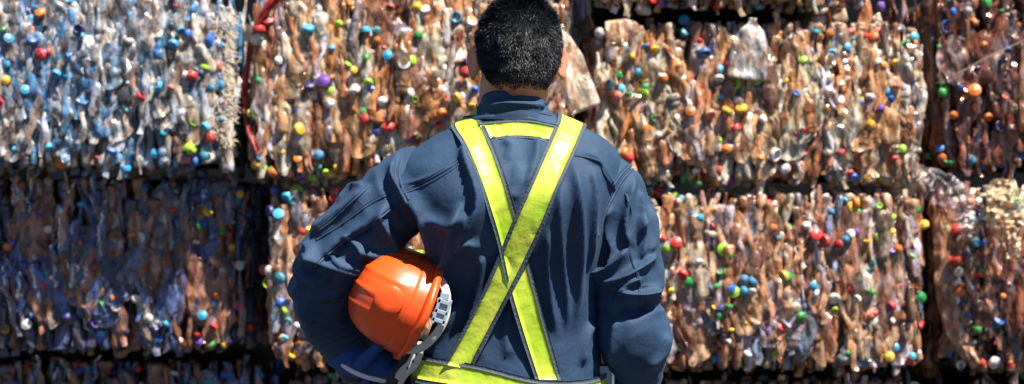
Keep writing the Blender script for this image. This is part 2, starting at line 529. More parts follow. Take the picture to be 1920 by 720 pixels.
    # loose caps
    for i in range(int(capn * 1.15)):
        edge = r.rand()
        if edge < .22: bx, bz = r.uniform(-a + .03, a - .03), -h + r.uniform(.008, .05)
        elif edge < .30: bx, bz = r.uniform(-a + .03, a - .03), h - r.uniform(.02, .06)
        else: bx, bz = r.uniform(-a + .012, a - .012), r.uniform(-h + .03, h - .03)
        bz = max(min(bz, zlim(bx) - .01), -zlim(bx) + .01)
        y, nrm = surf(bx, bz)
        p = np.array((bx, y - r.uniform(.006, .036), bz + h))
        nn = nrm / np.linalg.norm(nrm) + r.normal(size=3) * .8
        z = -nn / np.linalg.norm(nn) if r.rand() < .15 else nn / np.linalg.norm(nn)
        xx = np.cross(z, (.1, .2, 1)); xx /= np.linalg.norm(xx); yy = np.cross(z, xx)
        B = np.stack([xx, yy, z], 1)
        sx = 960 + (c[0] + p[0]) / d * FPX; sy = 360 - (root.location[2] + p[2] - CAMZ) / d * FPX
        vis = -20 < sx < 1940 and -20 < sy < 740
        q = r.randint(4); tint = pick(r, PC[pal]) * r.uniform(.7, 1.1)
        if vis and ncap < capn and r.rand() < .8:
            o = bpy.data.objects.new('bottle_cap', CAPS[q]['me']); col.objects.link(o); o.parent = root
            sq = r.uniform(.60, .92)
            o.matrix_local = Matrix([[*(B[k] * sq), p[k]] for k in range(3)] + [[0, 0, 0, 1]])
            o.color = (*np.clip(tint, 0, 1), 1); ncap += 1
        else:
            cm.add(CAPS[q]['V'] @ B.T + p + np.array(root.location), CAPS[q]['F'], np.clip(tint, 0, 1))
    # sides, covered with the same crushed bottles, and thin scraps of film pushed out of the face
    for sgn in (-1, 1):
        for _ in range(46):
            k = r.randint(26); sc = r.uniform(.8, 1.1)
            p = np.array((sgn * (a - .03 + r.normal() * .006), r.uniform(.06, depth - .06), r.uniform(.08, hgt - .08)))
            B = frame((sgn, -.05, 0), r.normal() * .15)
            sm.add((VAR[k]['V'] * sc) @ B.T + p + np.array(root.location), VAR[k]['F'], np.clip(pick(r, PB[pal]), 0, 1))
    for _ in range(120):
        bx, bz = r.uniform(-a + .02, a - .02), r.uniform(-h + .03, h - .03)
        bz = max(min(bz, zlim(bx) - .08), -zlim(bx) + .08)
        y, nrm = surf(bx, bz)
        B = frame(nrm, r.normal() * .2)
        L, W = r.uniform(.07, .24), r.uniform(.006, .016)
        t = np.linspace(-.5, .5, 9); s_ = r.rand() * 40
        cxl = .012 * vnoise(t * 5 + s_, 0, 0); cyl = .010 * vnoise(t * 5, s_, 2)
        wv = W * (.5 + .5 * np.cos(t * 2.6)) * (1 + .5 * vnoise(t * 9, s_, 4))
        V = np.concatenate([np.stack([cxl - wv, cyl, t * L], 1), np.stack([cxl, cyl - .4 * wv, t * L], 1), np.stack([cxl + wv, cyl, t * L], 1)])
        F = [(j * 9 + i, j * 9 + i + 1, (j + 1) * 9 + i + 1, (j + 1) * 9 + i) for j in range(2) for i in range(8)]
        sm.add(V @ B.T + np.array((bx, y - r.uniform(0, .03), bz + h)) + np.array(root.location), F, np.clip(pick(r, PB[pal]) * 1.15, 0, 1))
    fm = MB()
    for _ in range(56):                            # creased sheets of clear film over the bottles
        W, L = r.uniform(.03, .07), r.uniform(.08, .17)
        bx = r.uniform(-a + W + .02, a - W - .02); hz = zlim(bx); bz = r.uniform(-hz + L + .01, hz - L - .01) if hz > L + .02 else 0
        y, nrm = surf(bx, bz); B = frame(nrm, r.normal() * .25)
        n_, m_ = 18, 10; s_ = r.rand() * 50
        gu, gv = np.meshgrid(np.linspace(-1, 1, n_), np.linspace(-1, 1, m_), indexing='ij')
        tp = 1 - .45 * np.abs(gu) ** 3 + .2 * vnoise(gu * 2 + s_, 0, 0)
        X = gv * W * tp + .012 * vnoise(gu * 3 + s_, gv, 1); Z = gu * L * (1 - .2 * gv ** 2)
        Y = .014 * np.abs(vnoise(gv * 3.5 + s_, gu * 1.5, 4)) + .012 * gv ** 2 + .008 * vnoise(gv * 6, gu * 4 + s_, 9)
        fm.add(np.stack([X, Y - .022, Z], 2).reshape(-1, 3) @ B.T + np.array((bx, y, bz + h)) + np.array(root.location), grid_faces(n_, m_, wrap=False), np.clip(pick(r, PB[pal]) * 1.2, 0, 1))
    tag(fm.build('plastic_film', M_FILM, root), kind='stuff')
    tag(sm.build('plastic_scraps', M_PETS, root), kind='stuff')
    tag(cm.build('loose_caps', M_CAPS, root), kind='stuff')
    SURF[root.name] = (surf, c, d)
    return root, a, h, c

BALES = {}
D0 = 5.75
for key, args in dict(
    # middle tier
    B1=(-215, 428, -22, 318, 5.70, 'grey', 'sunlit grey and blue bale with pale frayed fibres down its right edge', 1),
    B2=(462, 1082, -30, 338, D0, 'beige', 'sunlit beige bale behind the man\'s head with a red film strip down its left edge', 2),
    B3=(1090, 1742, 42, 347, D0, 'beige', 'sunlit tan bale right of the man\'s head with a pale right-hand end', 3),
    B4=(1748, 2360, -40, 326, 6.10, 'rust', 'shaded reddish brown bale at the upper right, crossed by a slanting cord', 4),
    A3=(1085, 1640, -330, 15, 5.72, 'beige', 'tan bale with only its underside showing along the top edge', 5),
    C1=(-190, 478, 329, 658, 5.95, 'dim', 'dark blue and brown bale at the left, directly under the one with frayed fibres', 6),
    C2=(496, 1120, 354, 684, D0, 'brown', 'bale behind the man\'s raised left elbow and orange helmet, below the beige bale', 7),
    C3=(1128, 1742, 361, 692, D0, 'brown', 'sunlit brown bale beside the man\'s right elbow, just right of his sleeve', 8),
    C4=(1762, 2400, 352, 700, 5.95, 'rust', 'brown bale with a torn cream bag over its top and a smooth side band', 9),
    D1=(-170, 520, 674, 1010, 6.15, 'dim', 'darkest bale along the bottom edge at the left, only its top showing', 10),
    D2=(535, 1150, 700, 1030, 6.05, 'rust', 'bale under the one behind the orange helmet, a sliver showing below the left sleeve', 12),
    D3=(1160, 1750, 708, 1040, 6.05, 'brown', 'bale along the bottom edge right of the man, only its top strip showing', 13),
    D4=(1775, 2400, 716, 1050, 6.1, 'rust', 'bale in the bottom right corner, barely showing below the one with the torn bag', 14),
).items():
    BALES[key] = bale(*args)

#@@PERSON
# ------------------------------------------------------------------ the man
def cloth_mat():
    m, nt, b, out = new_mat('navy_twill')
    N, L = nt.nodes, nt.links
    tc = N.new('ShaderNodeTexCoord')
    n = N.new('ShaderNodeTexNoise'); n.inputs['Scale'].default_value = 14; n.inputs['Detail'].default_value = 6
    L.new(tc.outputs['Object'], n.inputs['Vector'])
    cr = N.new('ShaderNodeValToRGB')
    cr.color_ramp.elements[0].position = .35; cr.color_ramp.elements[0].color = (.010, .033, .074, 1)
    cr.color_ramp.elements[1].position = .68; cr.color_ramp.elements[1].color = (.018, .052, .106, 1)
    L.new(n.outputs['Fac'], cr.inputs[0]); L.new(cr.outputs[0], b.inputs['Base Color'])
    n2 = N.new('ShaderNodeTexNoise'); n2.inputs['Scale'].default_value = 65; n2.inputs['Detail'].default_value = 5; n2.inputs['Distortion'].default_value = .6
    L.new(tc.outputs['Object'], n2.inputs['Vector'])
    wv = N.new('ShaderNodeTexWave'); wv.inputs['Scale'].default_value = 420; wv.bands_direction = 'DIAGONAL'
    L.new(tc.outputs['Object'], wv.inputs['Vector'])
    ad = N.new('ShaderNodeMath'); ad.operation = 'MULTIPLY_ADD'; ad.inputs[1].default_value = .06
    L.new(wv.outputs['Fac'], ad.inputs[0]); L.new(n2.outputs['Fac'], ad.inputs[2])
    bp = N.new('ShaderNodeBump'); bp.inputs['Strength'].default_value = .35; bp.inputs['Distance'].default_value = .006
    L.new(ad.outputs[0], bp.inputs['Height']); L.new(bp.outputs[0], b.inputs['Normal'])
    b.inputs['Roughness'].default_value = .72
    b.inputs['Specular IOR Level'].default_value = .35
    b.inputs['Sheen Weight'].default_value = .05
    b.inputs['Sheen Tint'].default_value = (.45, .65, 1, 1)
    return m
M_CLOTH = cloth_mat()
M_SEAM = simple('navy_seam', (.020, .040, .080), .8, .3)
M_SKIN = simple('skin', (.52, .21, .12), .5, .4, bump=.1, bscale=90, var=.12, vscale=12, **{'Subsurface Weight': .25, 'Subsurface Scale': .02, 'Subsurface Radius': (1, .25, .1)})
M_HAIR = simple('black_hair', (.006, .008, .012), .48, .34)
M_NEON = simple('neon_yellow', (.55, .68, .06), .42, .45, bump=.55, bscale=17, var=.22, vscale=16)
for n_ in M_NEON.node_tree.nodes:
    if n_.type == 'VALTORGB':
        n_.color_ramp.elements[0].color = (.30, .50, .015, 1); n_.color_ramp.elements[1].color = (.62, .66, .08, 1)
M_EDGE = simple('strap_binding', (.045, .065, .09), .7, .4, bump=.3, bscale=200)
M_ORANGE = simple('orange_shell', (.78, .080, .010), .36, .45, bump=.05, bscale=30, var=.10, vscale=10)
M_WHITE = simple('cream_strap', (.46, .44, .40), .45, .5, bump=.1, bscale=60, var=.12)
M_BUCKLE = simple('grey_buckle', (.27, .33, .40), .35, .6)
M_BLACK = simple('black_webbing', (.015, .015, .018), .6, .4)
M_GLOVE = simple('blue_glove', (.010, .055, .20), .75, .3, bump=.5, bscale=90, var=.25, vscale=20)
M_GLOVEW = simple('white_glove_palm', (.60, .58, .60), .8, .3, bump=.4, bscale=90)
M_BOOT = simple('boot_leather', (.03, .022, .018), .5, .5)
M_STEEL = simple('brushed_steel', (.55, .62, .68), .25, .5, Metallic=.9)
M_EYE = simple('eye', (.7, .7, .68), .1, .6)

man = empty('person', (0, 3.0, 0))
tag(man, 'worker seen from behind in navy work clothes with a crossed yellow harness', 'person')

# --- body: one continuous surface
HX, HY = .014, 2.995
b = MB()
b.ball((HX, HY, 1.618), (.0765, .094, .094))                  # cranium
b.ball((HX, HY - .012, 1.583), (.064, .080, .075))
b.ball((HX, HY + .045, 1.548), (.056, .048, .062))            # face
b.ball((HX, HY + .062, 1.512), (.034, .030, .024))            # chin
b.ball((HX, HY + .100, 1.578), (.012, .020, .022))            # nose
b.ball((HX, HY + .094, 1.600), (.009, .014, .024))
b.ball((HX, HY + .086, 1.545), (.026, .012, .009))            # mouth
b.ball((HX, HY + .080, 1.622), (.050, .018, .010))            # brow
for sg in (-1, 1):
    b.ball((HX + sg * .055, HY + .050, 1.575), (.018, .030, .022))   # cheek
b.tube([(-.004, 3.005, 1.44), (-.003, 3.0, 1.49), (.004, 2.998, 1.56)], [.068, .062, .063], 24, n=10)
# torso, hips, legs
b.ball((0, 3.0, 1.30), (.150, .098, .16)); b.ball((0, 3.0, 1.40), (.17, .075, .060))
b.ball((0, 3.01, 1.12), (.120, .075, .17)); b.ball((0, 3.02, .93), (.140, .088, .12))
for sg in (-1, 1):
    b.tube([(sg * .085, 3.0, .93), (sg * .10, 3.0, .70), (sg * .105, 2.99, .48), (sg * .11, 3.0, .30), (sg * .115, 3.01, .09)], [.085, .078, .055, .052, .036], 18, n=30)
    b.ball((sg * .12, 3.06, .055), (.040, .115, .036))
LA = [(-.170, 3.0, 1.385), (-.265, 3.0, 1.300), (-.345, 3.02, 1.215), (-.362, 3.045, 1.160), (-.345, 3.075, 1.100), (-.312, 3.075, 1.040)]
RA = [(.180, 3.0, 1.385), (.212, 3.0, 1.27), (.218, 2.99, 1.16), (.226, 2.985, 1.075), (.228, 3.04, 1.00), (.212, 3.09, .935)]
b.tube(LA, [.055, .048, .044, .040, .038, .028], 18, n=40)
b.tube(RA, [.055, .048, .044, .042, .038, .028], 18, n=40)
def hand(mb, wrist, fdir, pnorm, side, curl, sc=1.0, fat=1.0):
    """palm with four fingers and a thumb; fdir along the fingers, pnorm out of the palm, side +1/-1 for the thumb's side"""
    f = np.array(fdir, float); f /= np.linalg.norm(f)
    p = np.array(pnorm, float); p -= f * p.dot(f); p /= np.linalg.norm(p)
    t = np.cross(f, p) * side
    W = np.array(wrist, float)
    rot = np.stack([t, f, p], 1)
    mb.ball(W + f * .048 * sc, (.042 * sc, .055 * sc, .017 * sc * fat), rot=rot)
    mb.ball(W + f * .030 * sc + t * .022 * sc + p * .006, (.020 * sc, .032 * sc, .017 * sc), rot=rot)
    for k, (off, ln) in enumerate(((.030, .072), (.010, .080), (-.010, .075), (-.030, .060))):
        base = W + f * (.088 * sc) + t * off * sc
        pts = [base - f * .03 * sc, base]
        ang = 0; q = base
        for seg, cu in zip((.42, .32, .26), (curl, curl * 1.1, curl * .8)):
            ang += cu * (1 + .08 * k)
            q = q + (f * math.cos(ang) + p * math.sin(ang)) * ln * seg * sc
            pts.append(q)
        mb.tube(pts, np.array([.0095, .0098, .0088, .0080, .0068]) * sc * fat, 10, n=16)
        mb.ball(pts[-1], (.0068 * sc * fat,) * 3)
    b0 = W + f * .022 * sc + t * .028 * sc
    pts = [b0, b0 + (f * .5 + t * .7 + p * .3) * .030 * sc, b0 + (f * .85 + t * .75 + p * .75) * .048 * sc, b0 + (f * 1.2 + t * .65 + p * 1.1) * .055 * sc]
    mb.tube(pts, np.array([.013, .0115, .010, .008]) * sc * fat, 10, n=12)
    mb.ball(pts[-1], (.008 * sc * fat,) * 3)
hand(b, (.210, 3.100, .925), (-.15, .35, -1), (-1, .1, -.1), 1, .45)
hand(b, (-.302, 3.060, 1.027), (1, -.42, -.10), (-.1, -.2, 1), 1, .38, .92, .8)
for sg in (-1, 1):                                            # ears
    ec = np.array((HX + sg * (.0785 if sg > 0 else .0860), HY + .010, 1.594))
    rot = Matrix.Rotation(sg * R(-30), 3, 'Z')
    e = MB()
    th = np.linspace(0, 2 * math.pi, 25)
    rim = [np.array(rot @ Vector((sg * .003 * math.cos(t * 1), (.0150 + .002 * math.sin(t)) * math.cos(t) , .0270 * math.sin(t) + .001))) + ec for t in th]
    b.tube(rim, .0042, 8)
    b.ball(ec, (.0030, .0135, .024), rot=rot)
    b.ball(ec + (sg * .002, .006, -.026), (.006, .009, .010))
body = b.build('body', M_SKIN, man)
evaluated(body, [('REMESH', dict(mode='VOXEL', voxel_size=.0042, use_smooth_shade=True)), ('SMOOTH', dict(factor=.5, iterations=3))])
body.data.materials.clear(); body.data.materials.append(M_SKIN)
for sg in (-1, 1):
    e = MB(); e.ball((HX + sg * .031, HY + .082, 1.603), (.012,) * 3); e.build('eye', M_EYE, man)

# --- hair: a dense cap of short strands
rh = np.random.RandomState(5)
N = 42000
u = rh.rand(N * 2) * 2 - 1; th = rh.rand(N * 2) * 2 * math.pi
s_ = np.sqrt(1 - u * u)
D = np.stack([s_ * np.cos(th), s_ * np.sin(th), u], 1)
def skull(D):
    """scalp point for a unit direction (same two balls as the body)"""
    best = np.zeros(len(D))
    C0 = np.array((HX, HY, 1.600))
    for c, rr in (((HX, HY, 1.618), (.0765, .094, .094)), ((HX, HY - .012, 1.583), (.064, .080, .075)), ((HX, HY + .045, 1.548), (.056, .048, .062))):
        o_ = (C0 - np.array(c)) / np.array(rr); d_ = D / np.array(rr)
        A = (d_ * d_).sum(1); B = 2 * (d_ * o_).sum(1); Cc = (o_ * o_).sum() - 1
        disc = np.maximum(B * B - 4 * A * Cc, 0)
        best = np.maximum(best, (-B + np.sqrt(disc)) / (2 * A))
    return C0 + D * best[:, None]
P = skull(D)
yrel, zrel = P[:, 1] - HY, P[:, 2]
xr = np.abs(P[:, 0] - HX)
# hairline: forehead, in front of the ears, and the nape (lower in the middle)
nape = 1.538 + .10 * np.maximum(0, xr - .045) + .003 * vnoise(P[:, 0] * 90, 0, 0)
low = np.where(yrel < -.012, nape, np.where(yrel < .02, 1.618, np.where(yrel < .05, 1.60, 1.655)))
low = np.where((yrel < -.012) & (yrel > -.030), np.maximum(low, 1.560 + (yrel + .035) * 1.4), low)
keep = (zrel > low)
keep &= rh.rand(len(P)) < np.clip((zrel - low) / .012 + .15, 0, 1)
keep &= ~((np.abs(yrel - .008) < .024) & (zrel < 1.628))
P, D = P[keep][:N], D[keep][:N]
zrel = P[:, 2]; n = len(P)
Nn = P - np.array((HX, HY, 1.595)); Nn /= np.linalg.norm(Nn, axis=1)[:, None]
fade = np.clip((zrel - 1.535) / .05, .25, 1)
Lh = (.010 + .0055 * np.clip((zrel - 1.60) / .09, 0, 1)) * fade * (.75 + .5 * rh.rand(n))
flow = np.stack([.25 * vnoise(P[:, 0] * 18, P[:, 1] * 18, 3), -.35 * np.ones(n) * (zrel > 1.66), -1.1 + .9 * np.clip((zrel - 1.63) / .08, 0, 1)], 1)
clump = np.stack([vnoise(P[:, 0] * 70, P[:, 2] * 70, k * 9.1) for k in range(3)], 1) * .38
tdir = Nn * (.45 + .35 * np.clip((zrel - 1.62) / .08, 0, 1))[:, None] + flow * .75 + clump + rh.normal(size=(n, 3)) * .20
tdir /= np.linalg.norm(tdir, axis=1)[:, None]
inn = np.maximum(0, .12 - (tdir * Nn).sum(1)); tdir += Nn * inn[:, None]
side = np.cross(tdir, Nn + rh.normal(size=(n, 3)) * .3); side /= np.linalg.norm(side, axis=1)[:, None] + 1e-9
wd = .00042
mid = P + tdir * (Lh * .55)[:, None] + Nn * (Lh * .10)[:, None]
tip = P + tdir * Lh[:, None] - Nn * (Lh * .05)[:, None]
root_ = P - Nn * .002
V = np.stack([root_ - side * wd, root_ + side * wd, mid - side * wd * .9, mid + side * wd * .9, tip], 1).reshape(-1, 3)
idx = np.arange(n) * 5
F = [t for i in idx.tolist() for t in ((i, i + 1, i + 3, i + 2), (i + 2, i + 3, i + 4))]
hm = MB(); hm.add(V, F)
# opaque black scalp cap under the strands
nu, nv = 64, 40
SV = []
for i in range(nv + 1):
    ph = math.pi * .75 * i / nv
    for j in range(nu):
        t = 2 * math.pi * j / nu
        SV.append((math.sin(ph) * math.cos(t), math.sin(ph) * math.sin(t), math.cos(ph)))
SV = np.array(SV); SP = skull(SV)
yr = SP[:, 1] - HY; xr = np.abs(SP[:, 0] - HX)
lw = np.where(yr < -.012, 1.551 + .10 * np.maximum(0, xr - .045), np.where(yr < .02, 1.622, np.where(yr < .05, 1.60, 1.657)))
ok = SP[:, 2] > lw
nn_ = SP - np.array((HX, HY, 1.595)); nn_ /= np.linalg.norm(nn_, axis=1)[:, None]
SPo = SP + nn_ * .0025
FF = [f for f in grid_faces(nv + 1, nu) if all(ok[k] for k in f)]
hm.add(SPo, FF)
hm.build('hair', M_HAIR, man, smooth=True)

# --- clothes
def fold_disp(V, Nm, folds, seed=0.0, base=.0022, freq=9.0, stretch=(1, 1, 1), back_only=True):
    """displace vertices along normals by drawn folds (polylines in x, z with width and height) and loose wrinkles"""
    d = np.zeros(len(V))
    A = V * np.array(stretch)
    q = vnoise(A[:, 0] * freq + seed, A[:, 1] * freq, A[:, 2] * freq + seed)
    q2 = vnoise(A[:, 0] * freq * 2.3 + q, A[:, 1] * freq * 2.3 + seed, A[:, 2] * freq * 2.3)
    d += base * (1 - 2 * np.abs(q)) + base * .45 * (1 - 2 * np.abs(q2))
    X = V[:, [0, 2]] * 1.0
    # photo plane coordinates of each vertex (drawn folds are given in photo pixels)
    U = np.stack([960 + V[:, 0] / V[:, 1] * FPX, 360 - (V[:, 2] - CAMZ) / V[:, 1] * FPX], 1)
    wgt = np.clip((-Nm[:, 1] + .30) / .35, 0, 1) if back_only else np.ones(len(V))
    for fo in folds:
        pts = np.array(fo[0], float); w1, w2, amp = fo[1], fo[2], fo[3] / 1000
        pts = catmull(pts, max(12, len(pts) * 6))
        bestd = np.full(len(V), 1e9); bt = np.zeros(len(V)); sg = np.zeros(len(V))
        lo = pts.min(0) - 4 * max(w1, w2); hi = pts.max(0) + 4 * max(w1, w2)
        m = ((U > lo) & (U < hi)).all(1)
        if not m.any(): continue
        Um = U[m]; bd = np.full(len(Um), 1e9); bt = np.zeros(len(Um)); bs = np.zeros(len(Um))
        for i in range(len(pts) - 1):
            a_, c_ = pts[i], pts[i + 1]
            ab = c_ - a_; l2 = ab.dot(ab) + 1e-9
            t = np.clip(((Um - a_) @ ab) / l2, 0, 1)
            r_ = Um - (a_ + t[:, None] * ab)
            dd = np.hypot(r_[:, 0], r_[:, 1])
            better = dd < bd
            bd[better] = dd[better]; bt[better] = ((i + t) / (len(pts) - 1))[better]
            bs[better] = (ab[0] * r_[:, 1] - ab[1] * r_[:, 0])[better]
        w = np.where(bs > 0, w1, w2) * .85
        taper = np.minimum(1, np.minimum(bt, 1 - bt) / .22) ; taper = taper * taper * (3 - 2 * taper)
        if len(fo) > 4: taper = np.minimum(1, (1 - bt) / .25 if fo[4] == 's' else bt / .25)
        dm = 2.6 * amp * np.exp(-(bd / w) ** 1.35 * 1.2) * taper
        d[m] += dm * wgt[m]
    return d

def vnormals(V, n, m):
    """outward normals of a wrapped grid"""
    G = V.reshape(n, m, 3)
    du = np.roll(G, -1, 1) - np.roll(G, 1, 1)
    dv = np.empty_like(G); dv[1:-1] = G[2:] - G[:-2]; dv[0] = G[1] - G[0]; dv[-1] = G[-1] - G[-2]
    N_ = np.cross(du, dv); N_ /= np.linalg.norm(N_, axis=2)[:, :, None] + 1e-9
    return N_.reshape(-1, 3)

# torso of the jacket: rings z, x left, x right, y back, y front
TR = [(.90, -.185, .175, 2.900, 3.130), (.97, -.182, .170, 2.903, 3.130), (1.03, -.172, .166, 2.908, 3.125), (1.10, -.150, .164, 2.912, 3.12), (1.155, -.136, .162, 2.906, 3.12),
      (1.205, -.142, .166, 2.892, 3.12), (1.25, -.160, .174, 2.874, 3.125), (1.30, -.182, .186, 2.860, 3.125), (1.345, -.200, .200, 2.858, 3.12),
      (1.385, -.206, .206, 2.870, 3.11), (1.415, -.196, .203, 2.888, 3.095), (1.440, -.168, .186, 2.906, 3.08), (1.458, -.135, .160, 2.918, 3.07), (1.472, -.104, .128, 2.928, 3.062), (1.484, -.084, .098, 2.935, 3.06), (1.497, -.070, .074, 2.940, 3.055), (1.510, -.064, .064, 2.943, 3.05)]
NR, NC = 230, 260
T = catmull(np.array(TR), NR)
ph = np.linspace(0, 2 * math.pi, NC, endpoint=False)
rows = []
for z, xl, xr_, yb, yf in T:
    p = 2 / 2.5
    c_, s2 = np.cos(ph), np.sin(ph)
    X = (xl + xr_) / 2 + (xr_ - xl) / 2 * np.sign(c_) * np.abs(c_) ** p
    Y = (yb + yf) / 2 + (yf - yb) / 2 * np.sign(s2) * np.abs(s2) ** p
    rows.append(np.stack([X, Y, np.full(NC, z)], 1))
TV = np.concatenate(rows)
TN = vnormals(TV, NR, NC)
# hollow along the spine, shoulder blades
U = 960 + TV[:, 0] / TV[:, 1] * FPX; W_ = 360 - (TV[:, 2] - CAMZ) / TV[:, 1] * FPX
bk = np.clip(-TN[:, 1], 0, 1)
TV = TV + TN * (bk * (-.010 * np.exp(-((U - 965) / 60) ** 2 - ((W_ - 380) / 150) ** 2) + .010 * np.exp(-((U - 850) / 55) ** 2 - ((W_ - 370) / 70) ** 2) + .010 * np.exp(-((U - 1085) / 50) ** 2 - ((W_ - 370) / 80) ** 2)))[:, None]
BVH_T = BVHTree.FromPolygons([tuple(v) for v in TV], grid_faces(NR, NC))
TF = [  # points (photo px), width on each side, height in mm
    ([(735, 300), (762, 345), (800, 400), (815, 450), (828, 520)], 16, 10, 10),
    ([(870, 262), (872, 300), (896, 372), (880, 420), (850, 470)], 9, 22, 9),
    ([(868, 375), (850, 430), (838, 500), (840, 560)], 10, 14, 8),
    ([(905, 470), (880, 452), (850, 475), (838, 500)], 8, 10, 7),
    ([(800, 400), (840, 420), (880, 400)], 16, 12, 5),
    ([(900, 470), (905, 500), (895, 560), (870, 640)], 9, 12, 6),
    ([(940, 268), (958, 275), (955, 310)], 8, 12, 4),
    ([(975, 300), (968, 345), (955, 380)], 8, 10, 4),
    ([(1010, 250), (1005, 300), (985, 360)], 10, 8, 4),
    ([(1072, 300), (1082, 360), (1086, 440), (1082, 520), (1075, 640)], 9, 14, 7),
    ([(1052, 330), (1048, 400), (1052, 480), (1060, 560), (1062, 640)], 8, 12, 5),
    ([(1030, 420), (1025, 480), (1032, 560), (1045, 640)], 8, 10, 5),
    ([(1105, 310), (1112, 360), (1108, 420), (1100, 520)], 8, 12, 6),
    ([(1085, 285), (1120, 305), (1135, 330), (1150, 360)], 8, 9, 5),
    ([(960, 560), (950, 620), (955, 680)], 12, 12, 4),
    ([(930, 600), (905, 640), (890, 675)], 10, 10, 4),
    ([(1000, 560), (985, 600), (1000, 660)], 8, 10, 4),
    ([(860, 560), (850, 600), (820, 640), (800, 670)], 10, 10, 6),
    ([(1110, 600), (1095, 640), (1090, 690)], 9, 10, 5),
    ([(745, 350), (800, 335), (858, 305)], 5, 5, 2.2),
]
TV = TV + TN * fold_disp(TV, TN, TF, 3.1, .0017, 8, (1.25, 1, .55))[:, None]
jacket = mesh_obj('jacket', TV, grid_faces(NR, NC), M_CLOTH, man)

def sleeve(path, radii, seed, folds, name='sleeve', n=190, m=120, roll=0.0, base=.003, comp=()):
    C = catmull(path, n); rr = catmull(np.array(radii), n)       # radii: (across, depth)
    T_ = np.gradient(C, axis=0); T_ /= np.linalg.norm(T_, axis=1)[:, None]
    V = []
    ref = np.array((0, -1.0, 0))
    ph = np.linspace(0, 2 * math.pi, m, endpoint=False)
    for i in range(n):
        a_ = np.cross(T_[i], ref); a_ /= np.linalg.norm(a_)
        b_ = np.cross(a_, T_[i])
        V.append(C[i] + np.outer(np.cos(ph), a_) * rr[i][0] - np.outer(np.sin(ph), b_) * rr[i][1])
    V = np.concatenate(V)
    Nm = vnormals(V, n, m)
    cen = np.repeat(C, m, 0)
    if ((V - cen) * Nm).sum() < 0: Nm = -Nm
    d = fold_disp(V, Nm, folds, seed, base, 11)
    # rings of cloth pushed together where the sleeve bends
    tt = np.repeat(np.linspace(0, 1, n), m); an = np.tile(ph, n)
    for (t0, wd_, amp, k) in comp:
        wob = vnoise(an * 1.2, t0 * 9, seed) * 1.6
        d += amp / 1000 * np.exp(-((tt - t0) / wd_) ** 2) * (1 - np.abs(np.sin(tt * k * math.pi + wob + .6 * np.sin(an + seed)))* 2)
    V = V + Nm * d[:, None]
    F = grid_faces(n, m)
    if ((Nm.reshape(n, m, 3)[1, 0]) @ np.cross(V[1 * m + 1] - V[m], V[2 * m] - V[m])) < 0: F = [f[::-1] for f in F]
    # turn the end of the sleeve inside
    k = len(V); e = V[-m:]; c_ = C[-1]
    V = np.vstack([V, c_ + (e - c_) * .93, c_ + (e - c_) * .90 - T_[-1] * .03])
    F += [(k - m + j, k - m + (j + 1) % m, k + (j + 1) % m, k + j) for j in range(m)] + [(k + j, k + (j + 1) % m, k + m + (j + 1) % m, k + m + j) for j in range(m)]
    return mesh_obj(name, V, F, M_CLOTH, jacket_parent), C, rr
jacket_parent = jacket
def child(V):  # jacket's origin is the person's base
    return V - np.array(man.location)
_mo = mesh_obj
def mesh_obj(name, V, F, mat, parent=None, smooth=True, tint=None):
    if parent is not None and parent.parent is man: V = np.asarray(V, float) - np.array(man.location)
    return _mo(name, V, F, mat, parent, smooth, tint)

LF = [
    ([(745, 300), (738, 330), (752, 360), (752, 385)], 9, 10, 8),
    ([(730, 372), (715, 410), (735, 455), (700, 470), (655, 462)], 9, 14, 9),
    ([(700, 345), (660, 385), (612, 420), (590, 440)], 14, 10, 6),
    ([(735, 380), (690, 418), (640, 450), (595, 492)], 9, 9, 5),
    ([(745, 390), (700, 425), (650, 455), (600, 505)], 5, 5, -4),
    ([(560, 470), (600, 490), (660, 505), (700, 500)], 10, 12, 8),
    ([(720, 400), (700, 430), (712, 462)], 6, 9, 6), ([(640, 440), (672, 462), (668, 492)], 6, 8, 5), ([(612, 470), (640, 492), (690, 498)], 5, 8, 5),
    ([(548, 530), (575, 575), (585, 620)], 7, 10, 6), ([(570, 540), (610, 555), (650, 545)], 6, 9, 4),
    ([(548, 500), (590, 520), (625, 520)], 8, 12, 7),
    ([(570, 455), (588, 470), (590, 500)], 9, 9, 6),
    ([(555, 560), (600, 590), (650, 590)], 10, 10, 5),
    ([(580, 610), (620, 600), (655, 610)], 8, 8, 5),
    ([(760, 340), (772, 390), (790, 430)], 10, 10, 6),
    ([(690, 350), (660, 352), (630, 385)], 7, 7, 3),
]
sl, CL, RL = sleeve([(-.150, 3.0, 1.375), (-.200, 3.0, 1.350), (-.262, 3.0, 1.292), (-.325, 3.01, 1.228), (-.352, 3.035, 1.170), (-.342, 3.07, 1.110), (-.322, 3.085, 1.065), (-.305, 3.095, 1.035)],
       [(.070, .072), (.073, .074), (.074, .070), (.072, .066), (.069, .064), (.063, .058), (.052, .050), (.046, .044)], 1.7, LF, comp=((.55, .14, 3.2, 17), (.80, .12, 2.0, 23), (.18, .1, 2, 15)))
